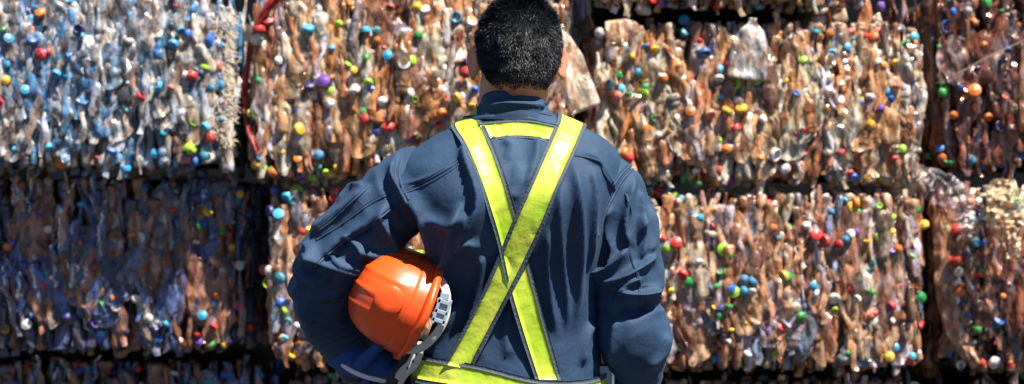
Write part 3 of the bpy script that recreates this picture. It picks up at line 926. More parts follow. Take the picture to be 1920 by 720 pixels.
RF = [
    ([(1190, 320), (1175, 380), (1172, 430), (1185, 470)], 8, 10, 6),
    ([(1196, 400), (1206, 450), (1200, 490)], 6, 8, 5), ([(1140, 440), (1150, 470), (1142, 505)], 6, 8, 5), ([(1205, 520), (1175, 535), (1150, 565)], 6, 9, 6), ([(1150, 380), (1140, 420), (1146, 455)], 6, 8, 5),
    ([(1150, 360), (1128, 430), (1120, 500), (1128, 540)], 10, 12, 8),
    ([(1180, 460), (1150, 500), (1118, 520)], 7, 12, 9),
    ([(1232, 470), (1200, 500), (1160, 525), (1120, 530)], 8, 12, 8),
    ([(1240, 540), (1200, 552), (1160, 548)], 8, 14, 9),
    ([(1225, 570), (1190, 590), (1150, 580)], 12, 8, -6),
    ([(1215, 380), (1222, 440), (1215, 480)], 9, 9, 5),
    ([(1195, 350), (1202, 400), (1196, 450)], 7, 7, 5),
    ([(1250, 620), (1240, 660), (1205, 690)], 9, 9, 5),
    ([(1160, 590), (1150, 640), (1150, 690)], 10, 10, 4),
]
sr, CR, RR = sleeve([(.140, 3.0, 1.375), (.178, 3.0, 1.352), (.203, 3.0, 1.300), (.214, 2.995, 1.235), (.216, 2.99, 1.175), (.218, 2.985, 1.135), (.226, 2.99, 1.080), (.230, 3.02, 1.025), (.224, 3.06, .975), (.212, 3.09, .945)],
       [(.064, .072), (.066, .074), (.064, .070), (.064, .066), (.067, .066), (.062, .062), (.068, .066), (.054, .056), (.048, .048), (.045, .044)], 6.3, RF, comp=((.52, .07, 2.6, 15), (.82, .1, 2.5, 20)))
BV_J = None
def bvh_of(objs):
    V = []; F = []; n0 = 0
    for o in objs:
        off = np.array(man.location)
        v = np.array([tuple(p.co) for p in o.data.vertices]) + off
        V += [tuple(p) for p in v]; F += [tuple(i + n0 for i in p.vertices) for p in o.data.polygons]; n0 = len(V)
    return BVHTree.FromPolygons(V, F)
BVH_TORSO = bvh_of([jacket]); BVH_L = bvh_of([sl]); BVH_R = bvh_of([sr]); BVH_ALL = bvh_of([jacket, sl, sr])
def hit(bvh, o, d):
    h = bvh.ray_cast(Vector(o), Vector(d).normalized())
    return None if h[0] is None else np.array(h[0])
def ph_hit(bvh, x, y):
    o = np.array((0, 0, CAMZ)); d = px(x, y, 1.0) - o
    return hit(bvh, o, d)

# cuffs
for C, rr, k in ((CL, RL, 1), (CR, RR, 1)):
    e = MB()
    T_ = C[-1] - C[-8]; T_ /= np.linalg.norm(T_)
    pts = [C[-1] - T_ * .016, C[-1] - T_ * .014, C[-1] + T_ * .034, C[-1] + T_ * .037]
    e.tube(pts, [rr[-1][0] * .98, rr[-1][0] * 1.03, rr[-1][0] * .98, rr[-1][0] * .80], 40, flat=.96)
    o = e.build('cuff', M_CLOTH, jacket)
# collar
cz = []
CRG = [(1.482, -.094, .088, 2.926, 3.075), (1.497, -.084, .080, 2.926, 3.075), (1.515, -.068, .066, 2.930, 3.07), (1.535, -.060, .058, 2.938, 3.065), (1.548, -.056, .054, 2.945, 3.06), (1.5515, -.053, .051, 2.949, 3.058), (1.547, -.050, .048, 2.953, 3.055), (1.51, -.052, .05, 2.955, 3.05)]
Tc = catmull(np.array(CRG), 50)
rows = []
mC = 140; ph = np.linspace(0, 2 * math.pi, mC, endpoint=False)
for z, xl, xr_, yb, yf in Tc:
    c_, s2 = np.cos(ph), np.sin(ph)
    dip = (np.clip(s2, 0, 1) * .035 + .016 * c_ ** 2) * (z > 1.49)          # lower in front
    rows.append(np.stack([(xl + xr_) / 2 + (xr_ - xl) / 2 * c_, (yb + yf) / 2 + (yf - yb) / 2 * s2, np.full(mC, z) - dip - .004 * c_], 1))
CV = np.concatenate(rows); CN = vnormals(CV, 50, mC)
CV = CV + CN * fold_disp(CV, CN, [([(905, 205), (950, 196), (1000, 200), (1022, 208)], 5, 9, 4), ([(900, 190), (930, 178), (960, 176)], 8, 8, 3), ([(960, 176), (1000, 186), (1020, 200)], 8, 8, 3)], 9.0, .0012, 14)[:, None]
mesh_obj('collar', CV, grid_faces(50, mC), M_CLOTH, jacket)

# seams: narrow raised welts that follow the cloth
def seam(pts, bvh, w=.0026, lift=.0012, name='seam', mat=M_SEAM, n=60):
    P2 = catmull(np.array(pts, float), n)
    P3 = [ph_hit(bvh, x, y) for x, y in P2]
    P3 = [p for p in P3 if p is not None]
    if len(P3) < 4: return
    P3 = np.array(P3); P3[1:-1] = (P3[:-2] + P3[1:-1] * 2 + P3[2:]) / 4
    P3[:, 1] -= lift * .2
    e = MB(); e.tube(P3, w / 2, 6, flat=.6)
    V = np.concatenate(e.V)
    return mesh_obj(name, V, e.F, mat, jacket)
for pts, bv in (
    ([(748, 362), (790, 346), (830, 324), (858, 305)], BVH_TORSO),
    ([(746, 356), (788, 340), (828, 318), (856, 300)], BVH_TORSO),
    ([(1070, 288), (1100, 293), (1124, 302), (1130, 322), (1150, 352)], BVH_ALL),
    ([(742, 299), (737, 320), (742, 345), (756, 372), (776, 420)], BVH_ALL),
    ([(750, 299), (745, 320), (750, 345), (764, 372)], BVH_ALL),
    ([(1190, 308), (1168, 330), (1152, 355), (1132, 395), (1118, 440)], BVH_ALL),
    ([(1183, 302), (1160, 326), (1144, 350)], BVH_ALL),
    ([(735, 385), (690, 420), (640, 450), (595, 490), (575, 510)], BVH_L),
    ([(725, 362), (690, 380), (640, 416), (590, 448)], BVH_L),
    ([(690, 345), (650, 382), (615, 415), (580, 440)], BVH_L),
    ([(1172, 362), (1180, 400), (1176, 440), (1178, 470), (1195, 520), (1200, 560)], BVH_R),
    ([(905, 212), (940, 205), (980, 204), (1030, 214)], BVH_ALL),
):
    seam(pts, bv)
    seam([(x + 3.2, y + 3.0) for x, y in pts], bv, w=.0056, lift=.001, name='welt', mat=M_CLOTH)
tr = MB()
# trousers
for sg in (-1, 1):
    tr.tube([(sg * .080, 3.0, .97), (sg * .092, 3.0, .85), (sg * .105, 3.0, .65), (sg * .110, 2.99, .45), (sg * .115, 3.0, .25), (sg * .118, 3.0, .09)], [.112, .108, .094, .082, .076, .074], 40, n=70)
tr.ball((0, 3.0, .93), (.182, .128, .10), nu=40, nv=20)
V = np.concatenate(tr.V); tr.V = [V + .004 * vnoise(V[:, 0] * 22, V[:, 1] * 22, V[:, 2] * 14)[:, None] * np.array((1, 1, 0))]
tr.build('trousers', M_CLOTH, man)
for sg in (-1, 1):
    e = MB(); e.ball((sg * .12, 3.07, .062), (.052, .140, .05)); e.ball((sg * .118, 3.0, .10), (.052, .058, .085)); e.box((sg * .12, 3.065, .014), (.049, .135, .014))
    e.build('boot', M_BOOT, man)

# --- harness
harness = empty('safety_harness', (0, 0, 0)); harness.parent = man; harness.location = (0, 0, 0)
def harness_build(Lp, Rp, lift, nrows, taut, front=None, edge=.14, arc=None):
    """ribbon between two drawn edges (photo px) lying taut over the jacket; front: extra (x,z) left/right points down the chest"""
    Lp = catmull(np.array(Lp, float), nrows); Rp = catmull(np.array(Rp, float), nrows)
    cols = [-.0, edge * .5, edge, .3, .5, .7, 1 - edge, 1 - edge * .5, 1.0]
    G = np.zeros((nrows, len(cols), 3)); o = np.array((0, 0, CAMZ))
    for i in range(nrows):
        for j, c in enumerate(cols):
            q = Lp[i] * (1 - c) + Rp[i] * c
            p = ph_hit(BVH_TORSO, *q)
            if p is None: p = px(q[0], q[1], 2.97)
            G[i, j] = p
    # pull tight: running lower envelope of the depth, then smooth
    for j in range(len(cols)):
        y = G[:, j, 1].copy()
        env = y.copy()
        for i in range(nrows):
            for k in range(1, taut):
                a_, c_ = max(0, i - k), min(nrows - 1, i + k)
                t = (i - a_) / max(1, c_ - a_)
                env[i] = min(env[i], y[a_] * (1 - t) + y[c_] * t)
        for _ in range(6): env[1:-1] = (env[:-2] + env[1:-1] + env[2:]) / 3
        G[:, j, 1] = env
    G[:, :, 1] = (G[:, :, 1] + G[:, :, 1].mean(1)[:, None]) / 2
    dirs = G - o; dirs /= np.linalg.norm(dirs, axis=2)[:, :, None]
    G -= dirs * lift
    return G, cols
def ribbon(G, mat, name, c0, c1, parent, thick=.0016, wav=0.0, seed=0.0, lift=0.0):
    G = G[:, c0:c1 + 1].copy()
    n, m = G.shape[:2]
    if wav:
        w_ = np.zeros((n, m)) + wav * vnoise(np.arange(n)[:, None] * .33 + seed, np.arange(m)[None] * .9, 2.2) + wav * .6 * vnoise(np.arange(n)[:, None] * .9 + seed, np.arange(m)[None] * 1.3, 7.2)
        G[:, :, 1] += w_
    # face normals to offset the thickness
    du = np.gradient(G, axis=0); dv = np.gradient(G, axis=1)
    Nn_ = np.cross(du, dv); Nn_ /= np.linalg.norm(Nn_, axis=2)[:, :, None] + 1e-9
    c = np.array((0, 3.0, 0)); out_ = G - c; out_[:, :, 2] = 0
    s = np.sign((Nn_ * out_).sum(2)); Nn_ *= s[:, :, None]
    top = G + Nn_ * (thick + lift); bot = G - Nn_ * .0003
    V = np.vstack([top.reshape(-1, 3), bot.reshape(-1, 3)])
    k = n * m
    F = grid_faces(n, m, wrap=False) + [tuple(i + k for i in f[::-1]) for f in grid_faces(n, m, wrap=False)]
    rim = [i * m for i in range(n)] + [(n - 1) * m + j for j in range(1, m)] + [i * m + m - 1 for i in range(n - 2, -1, -1)] + [j for j in range(m - 2, 0, -1)]
    for a_, c_ in zip(rim, rim[1:] + rim[:1]): F.append((c_, a_, a_ + k, c_ + k))
    me_o = mesh_obj(name, V, F, mat, parent)
    return me_o
def strap(G, seed, name='strap', wav=.0012):
    ribbon(G, M_NEON, name, 2, 6, harness, .0014, wav, seed)
    ribbon(G, M_EDGE, 'binding', 0, 2, harness, .0022, 0, 0, .0002)
    ribbon(G, M_EDGE, 'binding', 6, 8, harness, .0022, 0, 0, .0002)
def over_shoulder(G, sgn):
    """carry a strap's upper end over the shoulder and down the chest to the belt"""
    a_ = G[0]                                    # row at the shoulder top (as seen from behind)
    xs = a_[:, 0]
    rows = []
    ztop = []
    for t in np.linspace(0, 1, 26)[1:]:
        y = a_[:, 1].mean() + (3.095 - a_[:, 1].mean()) * t
        r_ = []
        for x in xs:
            p = hit(BVH_TORSO, (x, y, 1.9), (0, 0, -1))
            r_.append(p + np.array((0, 0, .006)) if p is not None else np.array((x, y, a_[:, 2].mean())))
        r_ = np.array(r_)
        r_[:, 1] = y
        if r_[:, 2].min() < 1.36: break
        rows.append(r_)
    z0 = rows[-1][:, 2].mean()
    x_end = xs + (-sgn * -.0)
    for z in np.linspace(z0 - .01, 1.02, 40):
        r_ = []
        for x in xs:
            p = hit(BVH_TORSO, (x, 4.0, z), (0, -1, 0))
            r_.append(p + np.array((0, .006, 0)) if p is not None else np.array((x, 3.1, z)))
        rows.append(np.array(r_))
    Rr_ = np.array(rows)
    full = np.concatenate([Rr_[::-1], G])
    for _ in range(3): full[1:-1] = (full[:-2] + 2 * full[1:-1] + full[2:]) / 4
    full[len(Rr_) + 3:] = G[3:]
    return full
# strap from the left shoulder, passing under the other one
G1, _c = harness_build([(846, 240), (868, 276), (893, 335), (914, 395), (932, 455), (952, 545), (975, 625), (1004, 712)],
                    [(902, 224), (918, 256), (940, 312), (958, 362), (972, 410), (990, 480), (1012, 565), (1053, 712)], .0045, 80, 16)
strap(over_shoulder(G1, -1), 1.0)
G2, _c = harness_build([(1046, 224), (1026, 268), (996, 335), (966, 402), (938, 470), (905, 545), (868, 618), (832, 682)],
                    [(1100, 238), (1078, 290), (1050, 352), (1020, 425), (984, 500), (950, 565), (914, 635), (884, 694)], .0095, 80, 16)
strap(over_shoulder(G2, 1), 5.0)
G3, _c = harness_build([(898, 230), (930, 227), (965, 224), (1000, 226), (1046, 236)], [(912, 268), (935, 262), (965, 259), (1000, 261), (1034, 270)], .0030, 40, 4, edge=.13)
strap(G3, 8.0)
# belt all round the waist
rows = []
nb = 150
for i in range(nb + 1):
    a_ = 2 * math.pi * i / nb
    r_ = []
    dx, dy = math.cos(a_), math.sin(a_)
    for t in (0, .08, .16, .32, .5, .68, .84, .92, 1):
        z = 1.047 - t * .050 - .145 * (0.19 * dx + .18) * (.6 - .4 * dy)
        p = hit(BVH_T, (dx * .6, 3 + dy * .6, z), (-dx, -dy, 0))
        r_.append(p + np.array((dx, dy, 0)) * .0105 if p is not None else np.array((dx * .18, 3 + dy * .13, z)))
    rows.append(r_)
GB = np.array(rows)
bandm = GB.mean(1)
ribbon(GB, M_NEON, 'belt', 2, 6, harness, .0014, .0012, 3.0)
ribbon(GB, M_EDGE, 'binding', 0, 2, harness, .0022); ribbon(GB, M_EDGE, 'binding', 6, 8, harness, .0022)

# --- glove on the left hand
gv = MB()
hand(gv, (-.302, 3.060, 1.027), (1, -.42, -.10), (-.1, -.2, 1), 1, .38, 1.0, 1.25)
gv.tube([(-.335, 3.095, 1.048), (-.298, 3.062, 1.030), (-.270, 3.045, 1.024)], [.038, .036, .030], 24, flat=.9, n=8)
gv.ball((-.255, 3.02, 1.030), (.040, .030, .026))
glove = gv.build('glove', M_GLOVE, man)
evaluated(glove, [('REMESH', dict(mode='VOXEL', voxel_size=.003, use_smooth_shade=True)), ('SMOOTH', dict(factor=.5, iterations=2))])
glove.data.materials.clear(); glove.data.materials.append(M_GLOVE)

# ------------------------------------------------------------------ helmet held under the left arm
HC = np.array((-.172, 2.985, 1.135))                      # middle of the rim
hax = np.array((-.895, -.13, .40)); hax /= np.linalg.norm(hax)          # towards the crown
hf = np.array((0, -1.0, 0)) ; hf -= hax * hf.dot(hax); hf /= np.linalg.norm(hf)   # towards the peak
hs = np.cross(hax, hf)
hr = np.stack([hs, hf, hax], 1)
helmet = empty('safety_helmet', tuple(HC))
tag(helmet, 'glossy orange hard hat held on its side under the left arm', 'helmet')
def hloc(V): return np.asarray(V, float) @ hr.T + HC
def shell(inset, n=64, m=110, bumps=True):
    rows = []
    ph = np.linspace(0, 2 * math.pi, m, endpoint=False)
    for i in range(n):
        u = i / (n - 1)
        if u < .16: rr = 1.0 - .02 * u / .16; h = .030 * u / .16
        else:
            q = (u - .16) / .84; rr = .955 * math.cos(q * math.pi / 2) ** .62 if q < 1 else 0; h = .030 + .100 * math.sin(q * math.pi / 2)
        a_, b_ = .0985 - inset, .124 - inset
        X = a_ * rr * np.cos(ph); Y = b_ * rr * np.sin(ph); Z = np.full(m, h) - inset * (u > .2)
        if bumps and u > .2:
            k = np.clip((u - .22) / .1, 0, 1)
            for s0 in (-.034, 0, .034):
                bmp = .0022 * k * np.exp(-((X - s0) / .0042) ** 2) * np.clip((Y + .10) / .02, 0, 1)
                f_ = 1 + bmp / .11
                X = X * f_; Y = Y * f_; Z = Z * (1 + bmp / .13)
        rows.append(np.stack([X, Y, Z], 1))
    return np.concatenate(rows), grid_faces(n, m)
sh = MB(); V, F = shell(0); sh.add(hloc(V), F)
sh.build('shell', M_ORANGE, helmet)
sh = MB(); V, F = shell(.004, bumps=False); sh.add(hloc(V), [f[::-1] for f in F])
sh.build('lining', simple('shell_inside', (.40, .09, .02), .5, .4), helmet)
# rim with the peak in front
e = MB(); m = 110; rows = []
for (o_, z_) in ((-.004, .001), (-.004, .010), (.003, .010), (.007, .008), (.0075, .003), (.006, -.003), (-.003, -.004), (-.004, .001)):
    ph = np.linspace(0, 2 * math.pi, m, endpoint=False)
    pk = np.clip(np.sin(ph), 0, 1) ** 3 * (o_ > 0) * .012
    rows.append(np.stack([(.0985 + o_) * np.cos(ph), (.124 + o_ + pk) * np.sin(ph), z_ - pk * .35], 1))
e.add(hloc(np.concatenate(rows)), grid_faces(8, m)); e.build('rim', M_ORANGE, helmet)
# round boss on the front
e = MB(); rows = []
for r_, o_ in ((.0275, -.010), (.0275, .0008), (.0262, .0024), (.012, .0036), (.0, .004)):
    th = np.linspace(0, 2 * math.pi, 40, endpoint=False)
    rows.append(np.stack([r_ * np.cos(th), np.full(40, o_), r_ * np.sin(th)], 1))
V = np.concatenate(rows)
tl_ = R(-14); c_, s_2 = math.cos(tl_), math.sin(tl_)
V = np.stack([V[:, 0], V[:, 1] * c_ + V[:, 2] * s_2, -V[:, 1] * s_2 + V[:, 2] * c_], 1)
e.add(hloc(V + np.array((0, .1128, .068))), grid_faces(5, 40)); e.build('front_boss', M_ORANGE, helmet)
# cradle band and webbing inside
e = MB()
ph = np.linspace(0, 2 * math.pi, 90, endpoint=False)
for z0, z1 in ((.004, .026),):
    rows = [np.stack([(.080 + k) * np.cos(ph), (.104 + k) * np.sin(ph), np.full(90, z)], 1) for k, z in ((0, z0), (.003, z0), (.003, z1), (0, z1), (0, z0))]
    e.add(hloc(np.concatenate(rows)), grid_faces(5, 90))
e.build('cradle_band', M_WHITE, helmet)
def flat_strap(pts, w, name, mat, thick=.0022, n=50, parent=None, wdir=None, teeth=0, ends=.5):
    """a strap in world space: points along its middle, width lying across wdir"""
    P_ = catmull(np.array(pts, float), n)
    T_ = np.gradient(P_, axis=0); T_ /= np.linalg.norm(T_, axis=1)[:, None]
    V = []
    for i in range(n):
        nr_ = np.array(wdir, float) if wdir is not None else np.array((0, -1.0, 0))
        s_ = np.cross(T_[i], nr_); s_ /= np.linalg.norm(s_); nn = np.cross(s_, T_[i])
        ww = w * (1 + (.10 * (i % 2) if teeth else 0)) * min(1, ends + (1 - ends) * min(i, n - 1 - i) / 3)
        for a_, b_ in ((-1, -1), (-.8, 1), (.8, 1), (1, -1)):
            V.append(P_[i] + s_ * a_ * ww / 2 + nn * b_ * thick / 2 * (1 + (.8 * (i % 2) if teeth else 0)))
    F = grid_faces(n, 4) + [(3, 2, 1, 0), (4 * n - 4, 4 * n - 3, 4 * n - 2, 4 * n - 1)]
    return mesh_obj(name, V, F, mat, parent, smooth=False)
W3 = lambda x, y, d: px(x, y, d)
cs = flat_strap([W3(800, 512, 2.93), W3(824, 524, 2.90), W3(836, 548, 2.875), W3(837, 580, 2.86), W3(829, 608, 2.855), W3(809, 636, 2.86), W3(782, 655, 2.88), W3(754, 655, 2.90)], .0155, 'chin_strap', M_WHITE, n=60, parent=helmet)
def cmesh(o):  # meshes added under a child keep the helmet's frame
    return o
bk = MB()
for (x, y, w_, h_) in ((831, 566, .0115, .0035), (827, 585, .0120, .0035), (822, 601, .0125, .0035), (826, 583, .0035, .022)):
    if w_ > h_: bk.box(px(x, y, 2.850), (w_, .0035, h_), rot=Matrix.Rotation(R(18), 3, 'Y'))
for (x, y) in ((818, 582), (838, 587)):
    bk.box(px(x, y, 2.850), (.0028, .0035, .024), rot=Matrix.Rotation(R(18), 3, 'Y'))
bk.box(px(827, 584, 2.8535), (.0105, .0018, .022), rot=Matrix.Rotation(R(18), 3, 'Y'))
bk.box(px(834, 556, 2.852), (.008, .0028, .006), rot=Matrix.Rotation(R(10), 3, 'Y'))
bevelled(bk.build('buckle', M_BUCKLE, helmet, smooth=False), .0008)
flat_strap([W3(803, 500, 2.96), W3(818, 516, 2.95), W3(822, 545, 2.94), W3(806, 580, 2.935), W3(786, 612, 2.935), W3(768, 640, 2.94)], .014, 'webbing', M_BLACK, n=60, parent=helmet, teeth=1)
flat_strap([W3(768, 628, 2.93), W3(766, 655, 2.915), W3(757, 685, 2.91), W3(738, 712, 2.915), W3(722, 740, 2.93)], .020, 'webbing', M_BLACK, n=64, parent=helmet, teeth=1)
flat_strap([W3(786, 640, 2.905), W3(783, 662, 2.90), W3(772, 684, 2.90), W3(756, 700, 2.905), W3(742, 722, 2.92)], .021, 'adjuster_band', M_WHITE, n=40, parent=helmet)
e = MB()
for (x, y) in ((775, 678), (764, 691), (781, 664)):
    e.box(px(x, y, 2.8985), (.0016, .0008, .0026))
e.build('band_hole', M_BLACK, helmet, smooth=False)

# ------------------------------------------------------------------ metal edged clipboard beside the right sleeve
cb = empty('clipboard', (.172, 3.0, .90))
tag(cb, 'pale metal-edged clipboard held low between right sleeve and waist', 'clipboard')
e = MB(); e.box((.168, 2.985, .955), (.020, .003, .070)); e.build('board', M_BUCKLE, cb, smooth=False)
e = MB(); e.box((.188, 2.982, .957), (.0028, .005, .072)); e.box((.148, 2.982, .957), (.0028, .005, .072)); bevelled(e.build('frame', M_STEEL, cb, smooth=False), .001)

flat_strap([px(640, 684, 2.99), px(662, 697, 2.985), px(690, 708, 2.98), px(728, 716, 2.98)], .009, 'glove_hem', M_GLOVEW, thick=.003, n=24, parent=glove)

# ------------------------------------------------------------------ loose pieces hanging out of single bales
def sheet(root, pts, widths, d, name, mat, tint, crumple=.01, seed=0, n=40, m=12, thick=0.0, color_attr=True, sink=0.0):
    """a creased strip of film that hangs along a path (photo px) in front of its bale"""
    P_ = catmull(np.array(pts, float), n); W_ = catmull(np.array([(w_, 0) for w_ in widths], float), n)[:, 0]
    T_ = np.gradient(P_, axis=0); T_ /= np.linalg.norm(T_, axis=1)[:, None]
    Sd = np.stack([-T_[:, 1], T_[:, 0]], 1)
    V = []
    for i in range(n):
        for j in range(m):
            v = j / (m - 1) * 2 - 1
            wv = W_[i] / 2 * (1 + .12 * float(vnoise(i * .35 + seed, v * 3, 1)))
            q = P_[i] + Sd[i] * v * wv
            dep = d - .018 * (1 - v * v) - crumple * (abs(float(vnoise(i * .30 + seed, v * 2.2, 5))) + .5 * float(vnoise(i * .8, v * 4.4 + seed, 8))) + sink
            dep += on_face(root, *P_[i]) - SURF[root.name][2]
            V.append(px(q[0], q[1], dep))
    o = mesh_obj(name, V, grid_faces(n, m, wrap=False), mat, root, tint=np.array(tint) if color_attr else None)
    return o
def pet(root, x0, y0, x1, y1, w_, d, tint, k, cap=None, wide=1.0, thick=1.0):
    """one crushed bottle from its base (x0, y0) to its neck (x1, y1), in photo px"""
    a_, b_ = px(x0, y0, on_face(root, x0, y0) - .012), px(x1, y1, on_face(root, x1, y1) - .012)
    z = b_ - a_; L = np.linalg.norm(z); z /= L
    x = np.cross((0, -1.0, 0), z); x /= np.linalg.norm(x); y = np.cross(z, x)
    v = VAR[k]
    sx_ = w_ / FPX * d / v['W']; sz_ = L / v['L']
    B = np.stack([x * sx_, y * min(sx_, .8) * thick, z * sz_], 1)
    o = bpy.data.objects.new('crushed_bottle', v['me']); col.objects.link(o); o.parent = root
    c = (a_ + b_) / 2 - np.array(root.location)
    o.matrix_local = Matrix([[*B[q], c[q]] for q in range(3)] + [[0, 0, 0, 1]])
    o.color = (*(np.array(tint) * .82), 1)
    if cap: capat(root, x1, y1, d - .01, cap, z)
    return o
_rc = np.random.RandomState(21)
def capat(root, x, y, d, colname, axis=(0.2, -1, .1), sc=1.15, q=1):
    z = np.array(axis, float) + _rc.normal(size=3) * .75 + (0, -.3, 0); z /= np.linalg.norm(z)
    if _rc.rand() < .12: z = -z
    q = _rc.randint(4); sc = sc * _rc.uniform(.74, 1.0); d = on_face(root, x, y) - .032 + _rc.uniform(-.006, .016)
    xx = np.cross(z, (.1, .2, 1)); xx /= np.linalg.norm(xx); yy = np.cross(z, xx)
    o = bpy.data.objects.new('bottle_cap', CAPS[q]['me']); col.objects.link(o); o.parent = root
    c = px(x, y, d) - np.array(root.location)
    B = np.stack([xx, yy, z], 1) * sc
    o.matrix_local = Matrix([[*B[k], c[k]] for k in range(3)] + [[0, 0, 0, 1]])
    o.color = (*(np.array(CC[colname]) * _rc.uniform(.6, 1.0)), 1)
B1, B2, B3, B4, C1, C2, C3, C4 = [BALES[k][0] for k in ('B1', 'B2', 'B3', 'B4', 'C1', 'C2', 'C3', 'C4')]
# frayed fibres
rf = np.random.RandomState(3); e = MB()
for _ in range(560):
    x, y = 384 + 48 * rf.rand() ** .6, rf.uniform(22, 262)
    p = px(x, y, 5.66 + rf.rand() * .12); L = rf.uniform(.02, .06)
    a_ = rf.uniform(-1.1, .5); q = [p]
    dr = np.array((math.cos(a_), rf.normal() * .4, math.sin(a_)))
    for k in range(4):
        dr = dr + rf.normal(size=3) * .45 + np.array((0, 0, -.12)); dr /= np.linalg.norm(dr)
        q.append(q[-1] + dr * L / 4)
    e.tube(q, [.0016, .0014, .0009], 4)
M_FIBRE = simple('fibre', (.58, .49, .38), .7, .3)
tag(e.build('frayed_fibres', M_FIBRE, B1, smooth=False), kind='stuff')
for (x0, y0, x1, y1, w_, t_) in ((385, 140, 372, 20, 40, (.92, .88, .80)), (402, 262, 396, 150, 34, (.90, .84, .74)), (360, 270, 350, 160, 40, (.86, .74, .60)), (375, 120, 345, 60, 36, (.88, .70, .52)), (408, 170, 400, 60, 26, (.92, .86, .74))):
    pet(B1, x0, y0, x1, y1, w_, 5.63, t_, int(x0) % 26)
for x, y, c_ in ((412, 86, 'sky'), (411, 142, 'sky'), (411, 160, 'sky'), (409, 122, 'salmon'), (411, 186, 'white'), (396, 75, 'blue'), (360, 143, 'red'), (324, 84, 'sky'), (384, 128, 'lime'), (357, 278, 'lime'), (349, 298, 'pink'), (393, 259, 'red'), (298, 162, 'sky'), (292, 288, 'sky'), (10, 150, 'yellow'), (16, 73, 'sky'), (110, 304, 'orange'), (60, 76, 'blue'), (75, 103, 'red'), (178, 298, 'red')):
    capat(B1, x, y, 5.60, c_, (rf.normal() * .5, -1, rf.normal() * .5), 1.2)
# red film down the left edge of the beige bale
sheet(B2, [(520, -8), (492, 30), (472, 80), (462, 140), (460, 200), (468, 250), (482, 290)], [18, 15, 12, 11, 11, 10, 6], 5.72, 'red_film', simple('red_film', (.26, .016, .012), .35, .6, bump=.5, bscale=40), (1, 1, 1), .016, 3, n=60, color_attr=False)
for x, y, c_ in ((502, 38, 'red'), (486, 56, 'red'), (482, 74, 'white'), (461, 161, 'red'), (473, 213, 'lime'), (578, 53, 'sky'), (707, 60, 'teal'), (707, 76, 'orange'), (784, 66, 'green'), (580, 162, 'navy'), (607, 152, 'purple'), (562, 242, 'yellow'), (488, 293, 'sky'), (495, 318, 'green'), (512, 322, 'orange'), (588, 335, 'lime'), (550, 262, 'red'), (856, 183, 'yellow'), (828, 212, 'orange'), (873, 136, 'red'), (782, 12, 'yellow'), (732, 14, 'red'), (828, 270, 'white'), (717, 190, 'white'), (702, 246, 'navy'), (729, 237, 'red'), (597, 290, 'sky'), (757, 120, 'white')):
    capat(B2, x, y, 5.655, c_, (rf.normal() * .5, -1, rf.normal() * .5), 1.25)
for (x0, y0, x1, y1, w_, t_, k) in ((650, 300, 660, 60, 82, (.92, .84, .74), 27), (625, 320, 640, 190, 60, (.90, .66, .44), 28), (560, 190, 557, 60, 44, (.80, .58, .36), 4), (520, 250, 535, 110, 46, (.84, .52, .28), 9), (860, 120, 856, 20, 60, (.95, .90, .82), 26), (690, 150, 700, 30, 56, (.92, .88, .82), 29), (600, 110, 590, 10, 50, (.88, .74, .58), 12), (790, 210, 800, 90, 50, (.90, .78, .62), 15), (830, 70, 820, -20, 56, (.94, .90, .84), 17)):
    pet(B2, x0, y0, x1, y1, w_, 5.67, t_, k)
# large clear square bottle between the two upper bales
def square_bottle(root, x0, y0, x1, y1, w_, d, tint, thick=.05):
    a_, b_ = px(x0, y0, d), px(x1, y1, d)
    z = b_ - a_; L = np.linalg.norm(z); z /= L
    x = np.cross((0, -1.0, 0), z); x /= np.linalg.norm(x); y = np.cross(z, x)
    W = w_ / FPX * d
    rows = []; ph = np.linspace(0, 2 * math.pi, 28, endpoint=False)
    for t in np.linspace(0, 1, 34):
        pr = np.interp(t, [0, .02, .06, .55, .80, .9, .93, 1], [.90, .98, 1, .96, .62, .26, .2, .2])
        c_, s2 = np.cos(ph), np.sin(ph)
        X = np.sign(c_) * np.abs(c_) ** .45 * W / 2 * pr; Y = np.sign(s2) * np.abs(s2) ** .45 * thick / 2 * (.4 + .6 * pr)
        dn = .010 * vnoise(X * 30 + x0, t * 5, 3.0)
        rows.append(a_ + np.outer(X, x) + np.outer(Y + dn, y) + z * (t * L))
    V = np.concatenate(rows); k = len(V)
    F = grid_faces(34, 28) + [tuple(range(27, -1, -1)), tuple(range(k - 28, k))]
    return mesh_obj('flattened_bottle', V, F, M_FILM2, root, tint=np.array(tint))
M_FILM2 = plastic_mat('clear_bottle', True, .52)
square_bottle(B2, 1098, 206, 1038, 40, 62, 5.52, (.95, .84, .68))
capat(B2, 1108, 207, 5.60, 'red', (.3, -1, .2), 1.5)
square_bottle(B3, 1398, 150, 1412, 34, 74, 5.66, (.74, .70, .70))
square_bottle(B3, 1136, 62, 1206, 52, 44, 5.62, (.90, .66, .50))
pet(B3, 1486, 76, 1452, 22, 26, 5.58, (.92, .80, .58), 6)
pet(B3, 1170, 186, 1200, 110, 50, 5.64, (.80, .56, .38), 13)
pet(B3, 1510, 80, 1470, 92, 60, 5.62, (.95, .88, .74), 28)
pet(B3, 1632, 80, 1652, 12, 30, 5.62, (.84, .68, .52), 7, 'purple')
for i in range(16):                                          # the pale right-hand end
    x = 1676 + 14 * (i % 4) + rf.uniform(-4, 4); y = 60 + 72 * (i // 4) + rf.uniform(0, 20)
    pet(B3, x, y + 78, x + rf.uniform(-6, 6), y, rf.uniform(26, 38), 5.66 + .03 * (i % 4), (.94, .90, .80) if i % 3 else (.88, .78, .62), rf.randint(26))
